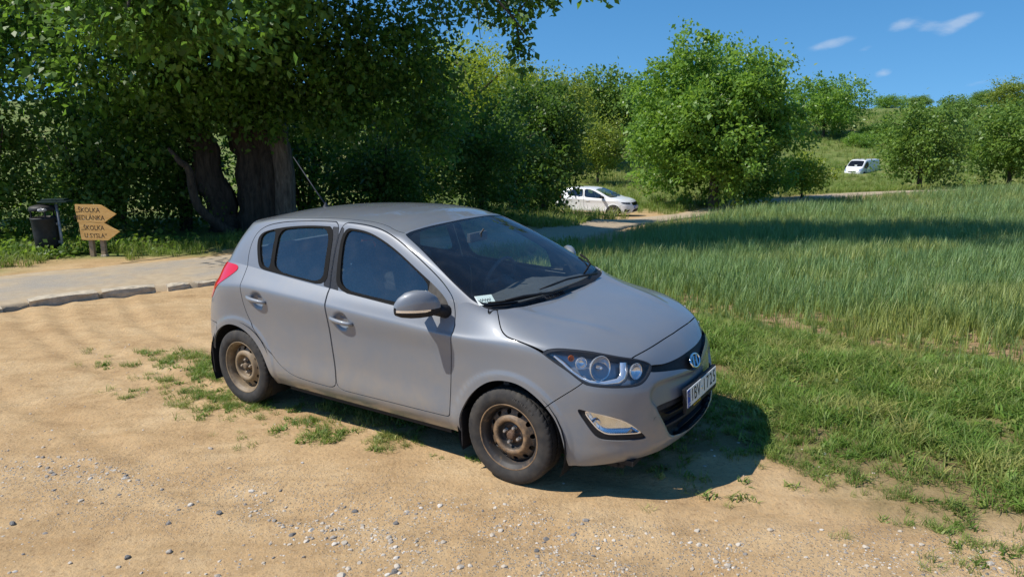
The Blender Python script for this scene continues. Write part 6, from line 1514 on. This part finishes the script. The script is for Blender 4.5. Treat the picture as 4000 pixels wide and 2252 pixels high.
        R('tail_lamp', [tl], M['red_lens'], side)
        mb = MB(); mb.box((-.60, sg*1.0, 1.03), (.13, .24, .14), Euler((0, 0, sg*rad(-12))).to_matrix(), (.8, .85)); mb.tube([(-.56, sg*.84, .985), (-.58, sg*.93, 1.01)], .03, 8); bevel(mb.build('wing_mirror', M['gloss_black'], car), .03, 3)
        for cx in (.012*K[0], -2.525*K[0]):
            mb = MB(); n = 16; V = []; F = []
            for k in range(n+1):
                w_ = rad(-20)+(math.pi+rad(40))*k/n
                for yy in (.89, .55): V.append((cx+.405*math.cos(w_), sg*yy, .315+.375*math.sin(w_)))
            for k in range(n): F.append((2*k, 2*k+1, 2*k+3, 2*k+2))
            mb.add(V, F, True); mb.build('arch_liner', M['black_plastic'], car)
    lin = [Patch((q.P-q.N*.02)*K, q.N, q.A, q.F) for q in drs['front']+drs['rear']+[p, t]]
    realize('lining', lin, mat=M['interior'], parent=car, both=True, lip=0); R('headliner', [roof], M['headliner'], both=True, lip=0, off=-.02)
    mb = MB(); mb.box((-1.25, 0, .21), (3.9, 1.4, .04)); mb.build('underbody', M['black_plastic'], car)
    mb = MB(); mb.box((-.5, 0, .93), (.5, 1.42, .12)); bevel(mb.build('dashboard', M['interior'], car), .04, 2)
    mb = MB(); mb.tube([(-.92+.05*math.sin(a), .38+.185*math.cos(a), .97+.175*math.sin(a)) for a in [2*math.pi*k/24 for k in range(25)]], .016, 6, cap=False); mb.tube([(-.92, .20, .97), (-.92, .56, .97)], .02, 6); mb.build('steering_wheel', M['interior'], car)
    for yy in (-.38, .38):
        mb = MB(); mb.box((-1.80, yy, .78), (.16, .5, .62), Euler((0, rad(-14), 0)).to_matrix(), (1, .8)); mb.box((-1.5, yy, .50), (.5, .5, .15)); so_ = bevel(mb.build('front_seat', M['seat'], car), .04, 2)
        mb = MB(); mb.box((-1.90, yy, 1.16), (.09, .26, .17)); bevel(mb.build('headrest', M['seat'], so_), .03, 2)
    pl = thing('number_plate', (.945, 0, .485), 0); pl.parent = car
    b = MB(); b.box((-.004, 0, 0), (.012, .545, .14)); bevel(b.build('plate_frame', M['plate_blue'], pl), .003)
    b = MB(); b.box((.004, .02, .0), (.006, .48, .11)); bevel(b.build('plate', M['plate_white'], pl), .001)
    Mt = Matrix(((0, 0, 1, .0075), (1, 0, 0, 0), (0, 1, 0, 0), (0, 0, 0, 1)))
    for ch, y_ in zip('1BU5269', (-.15, -.10, -.05, .05, .10, .15, .20)): text_mesh('character', ch, .09, M['plate_black'], pl, Matrix.Translation((0, y_, 0))@Mt, .0005, 'CENTER', .8)
    b = MB(); b.lathe([(.001, .004), (.035, .003), (.04, -.01)], 'x', 20, (.80, 0, .735)); b.build('badge', M['lamp_dark'], car)
    # wheels with five twin spokes
    ty = tyre_mesh(.322, .232, .215, False, 64); ty.materials.append(M['tyre'])
    mb = MB(); mb.lathe([(.205, .06), (.215, -.06), (.228, -.092), (.238, -.098), (.242, -.09), (.232, .08)], 'y', 48); rm = mb.mesh('rim'); rm.materials.append(M['alloy'])
    mb = MB(); mb.box((0, -.073, .125), (.030, .03, .20), Euler((0, rad(9), 0)).to_matrix(), (.75, 1)); sp_ = mb.mesh('spoke'); sp_.materials.append(M['alloy'])
    mb = MB(); mb.lathe([(.001, -.095), (.03, -.094), (.055, -.085), (.06, -.05)], 'y', 24); hb = mb.mesh('hub_cap'); hb.materials.append(M['alloy'])
    mb = MB(); mb.lathe([(.001, -.03), (.15, -.03), (.15, .0)], 'y', 32); mb.lathe([(.2, .0), (.1, .0)], 'y', 32); bk = mb.mesh('brake'); bk.materials.append(M['lamp_dark'])
    for ax in (0., -2.525*K[0]):
        for sg in (-1, 1):
            w = thing('wheel', (ax, sg*.80, .318), math.pi if sg > 0 else 0); w.parent = car
            link('tyre', ty, None, w); r = link('rim', rm, None, w); link('hub_cap', hb, None, r); link('brake', bk, None, w)
            for k in range(5):
                for e in (-1, 1):
                    o = link('spoke', sp_, None, r); o.rotation_euler = (0, 2*math.pi*k/5+e*.17, 0)
    return car
wz = float(base_z(5.2, 37.0))
build_saloon((5.55, 36.9, wz+.02), rad(-27))

# ---------------------------------------------------------------- the white van on the slope
def build_van(loc, rz):
    van = thing('parked_van', loc, rz, 'white van half hidden by the large bush on the slope', 'van')
    out = [(2.02,.30),(2.05,.42),(2.05,.56),(2.03,.70),(1.98,.82),(1.90,.93),(1.76,1.05),(1.58,1.17),(1.47,1.24),(1.30,1.38),(1.08,1.57),(.86,1.74),(.68,1.865),(.50,1.925),(.20,1.955),(-.5,1.965),(-1.5,1.955),(-2.4,1.93),(-2.68,1.88),(-2.74,1.70),(-2.76,1.2),(-2.77,.7),(-2.76,.32)]
    q = catmull(out, 8, False); n = len(q); al = np.concatenate([[0], np.cumsum(np.linalg.norm(np.diff(q, axis=0), axis=1))])
    hw = np.interp(q[:, 0], [-2.77, -2.6, -2, 1.2, 1.6, 1.9, 2.06], [.88, .94, .95, .95, .93, .86, .78])
    m_ = 40; th = np.linspace(0, 1, m_); G = np.zeros((m_, n, 3))
    for j in range(n):
        x, zt = q[j]; w = hw[j]; zb = .30; r = min(.22, max(.02, (zt-zb)*.5)); y1 = w-.09*np.clip((zt-1.0)/.95, 0, 1)
        # across the top, round the shoulder, down the side
        L0 = y1-r; L1 = r*1.57; L2 = max(zt-r-zb, .01); tot = [0, .42, .62, 1.]
        for i, t in enumerate(th):
            if t < tot[1]: f = t/tot[1]; G[i, j] = (x, L0*f, zt)
            elif t < tot[2]: f = (t-tot[1])/(tot[2]-tot[1]); a = f*math.pi/2; G[i, j] = (x-.03*math.sin(a)*(x > 1.4), L0+r*math.sin(a), zt-r+r*math.cos(a))
            else: f = (t-tot[2])/(1-tot[2]); zz = zt-r-L2*f; G[i, j] = (x-.03*(x > 1.4), y1+(w-y1)*min(1, f*1.3), zz)
    G = gsmooth(G, 1.2, 0); G[0, :, 1] = 0
    gu = np.gradient(G, axis=1); gv = np.gradient(G, axis=0); N = np.cross(gu, gv); N /= np.linalg.norm(N, axis=2)[..., None]+1e-9
    if (N[..., 2][:5]).mean() < 0: N = -N
    idx = np.arange(m_*n).reshape(m_, n); a = idx[:-1, :-1].ravel(); b = idx[:-1, 1:].ravel(); c = idx[1:, 1:].ravel(); d = idx[1:, :-1].ravel()
    p = Patch(G.reshape(-1, 3), N.reshape(-1, 3), dict(A=np.broadcast_to(al[None], (m_, n)).ravel().copy(), T=np.broadcast_to(th[:, None], (m_, n)).ravel().copy()), np.concatenate([np.stack([a, b, c], 1), np.stack([a, c, d], 1)]))
    i_of = lambda x0: al[np.argmin(np.abs(q[:, 0]-x0)+(q[:, 1] < .9)*9)]
    AY = lambda p, poly: sdf(chaikin(poly, 2), p.A['A'], p.y)
    ws, p = p.cut(np.where((p.z > 1.2) & (p.x > .5), AY(p, [(i_of(1.45), -1), (i_of(1.45), .70), (i_of(1.35), .80), (i_of(.85), .735), (i_of(.70), .68), (i_of(.70), -1)]), .5))
    gr, p = p.cut(np.where((p.x > 1.7), sdf(chaikin([(-.5, .80), (0, .79), (.40, .80), (.46, .78), (.40, .70), (0, .665), (-.4, .70)], 2), p.y, p.z), .5))
    hl, p = p.cut(np.where((p.x > 1.3), sdf(chaikin([(.50, .80), (.70, 1.02), (.86, 1.10), (.93, 1.0), (.84, .82), (.66, .74), (.52, .73)], 2), p.y, p.z), .5))
    bp_, p = p.cut(np.where(p.x > 1.25, p.z-.66, .5))
    low, bp_ = bp_.cut(np.where(bp_.x > 1.6, sdf(chaikin([(-.6, .50), (0, .50), (.55, .50), (.62, .40), (.5, .36), (-.6, .36)], 1), bp_.y, bp_.z), .5))
    far = lambda p, d_: np.where(p.y > .5, d_, .5)
    for cx in (1.08, -2.02): p = p.outside(far(p, np.where(p.z < .36, np.abs(p.x-cx)-.40, np.hypot(p.x-cx, p.z-.34)-.40))); bp_ = bp_.outside(far(bp_, np.hypot(bp_.x-cx, bp_.z-.34)-.40))
    dwin = lambda q_: np.where(q_.y > .5, sdf(chaikin([(1.22, 1.17), (.98, 1.42), (.66, 1.70), (.05, 1.72), (.02, 1.14), (.8, 1.12)], 2), q_.x, q_.z), .5)
    win, p = p.cut(dwin(p))
    drf = lambda q_: np.where(q_.y > .5, sdf(chaikin([(1.30, 1.15), (1.05, 1.42), (.70, 1.78), (-.02, 1.80), (-.05, .45), (.68, .45), (.72, .7), (1.0, .80), (1.28, .90)], 1), q_.x, q_.z), .5)
    dr, _ = p.cut(drf(p)+.006); p = p.outside(drf(p)-.006)
    W = M['white_paint']
    realize('shell', [p], both=True, mat=W, parent=van); realize('windscreen', [ws.offset(-.006)], both=True, mat=M['frit'], parent=van, lip=0)
    realize('grille', [gr.offset(-.015)], both=True, mat=M['black_plastic'], parent=van, lip=-.015); realize('front_bumper', [bp_.offset(.004)], both=True, mat=W, parent=van); realize('air_intake', [low.offset(-.02)], both=True, mat=M['black_plastic'], parent=van, lip=-.02)
    for side, sg in (('R', -1), ('L', 1)):
        d_ = realize('front_door', [dr], side, mat=W, parent=van); realize('window', [win.offset(-.008)], side, mat=M['frit'], parent=d_, lip=0)
        mb = MB(); mb.box((.35, sg*.957, 1.0), (.16, .03, .04)); bevel(mb.build('handle', M['black_plastic'], d_), .01)
        realize('headlight', [hl.offset(-.003)], side, mat=M['silver'], parent=van, lip=.01)
        mb = MB(); mb.box((1.08, sg*1.10, 1.18), (.10, .17, .26), None, (.85, .85)); mb.tube([(1.12, sg*.93, 1.12), (1.10, sg*1.02, 1.14)], .03, 8); bevel(mb.build('wing_mirror', M['black_plastic'], van), .03, 2)
    mb = MB(); mb.box((-.3, 0, .33), (4.3, 1.5, .08)); mb.build('underbody', M['black_plastic'], van)
    mb = MB(); mb.box((0, 0, 0), (.02, .26, .10)); mb.build('paper_sheet', M['paper'], van, loc=(1.30, .08, 1.365)).rotation_euler = (0, rad(-45), 0)
    mb = MB(); mb.box((1.66, -.22, 1.125), (.03, .30, .03)); mb.build('scuttle_vent', M['black_plastic'], van)
    mb = MB(); mb.lathe([(.001, .012), (.05, .010), (.06, -.01)], 'x', 18, (1.995, 0, .775)); mb.build('badge', M['silver'], van)
    mb = MB(); mb.box((.25, 0, 1.972), (.22, .20, .03)); bevel(mb.build('roof_vent', M['black_plastic'], van), .01)
    ty = tyre_mesh(.33, .205, .215, False, 48); ty.materials.append(M['tyre']); mb = MB(); mb.lathe([(.001, -.06), (.06, -.06), (.10, -.04), (.18, -.07), (.205, -.09), (.21, .0)], 'y', 32); rm = mb.mesh('rim'); rm.materials.append(M['alloy'])
    for ax in (1.08, -2.02):
        for sg in (-1, 1):
            w = thing('wheel', (ax, sg*.82, .33), math.pi if sg > 0 else 0); w.parent = van; link('tyre', ty, None, w); link('rim', rm, None, w)
    return van
vx, vy = 36.6, 77.0
build_van((vx+1.2, vy+1.4, float(base_z(vx, vy))-.55), rad(221))
build_hatch((.422, 4.703, 0), rad(-33.714))
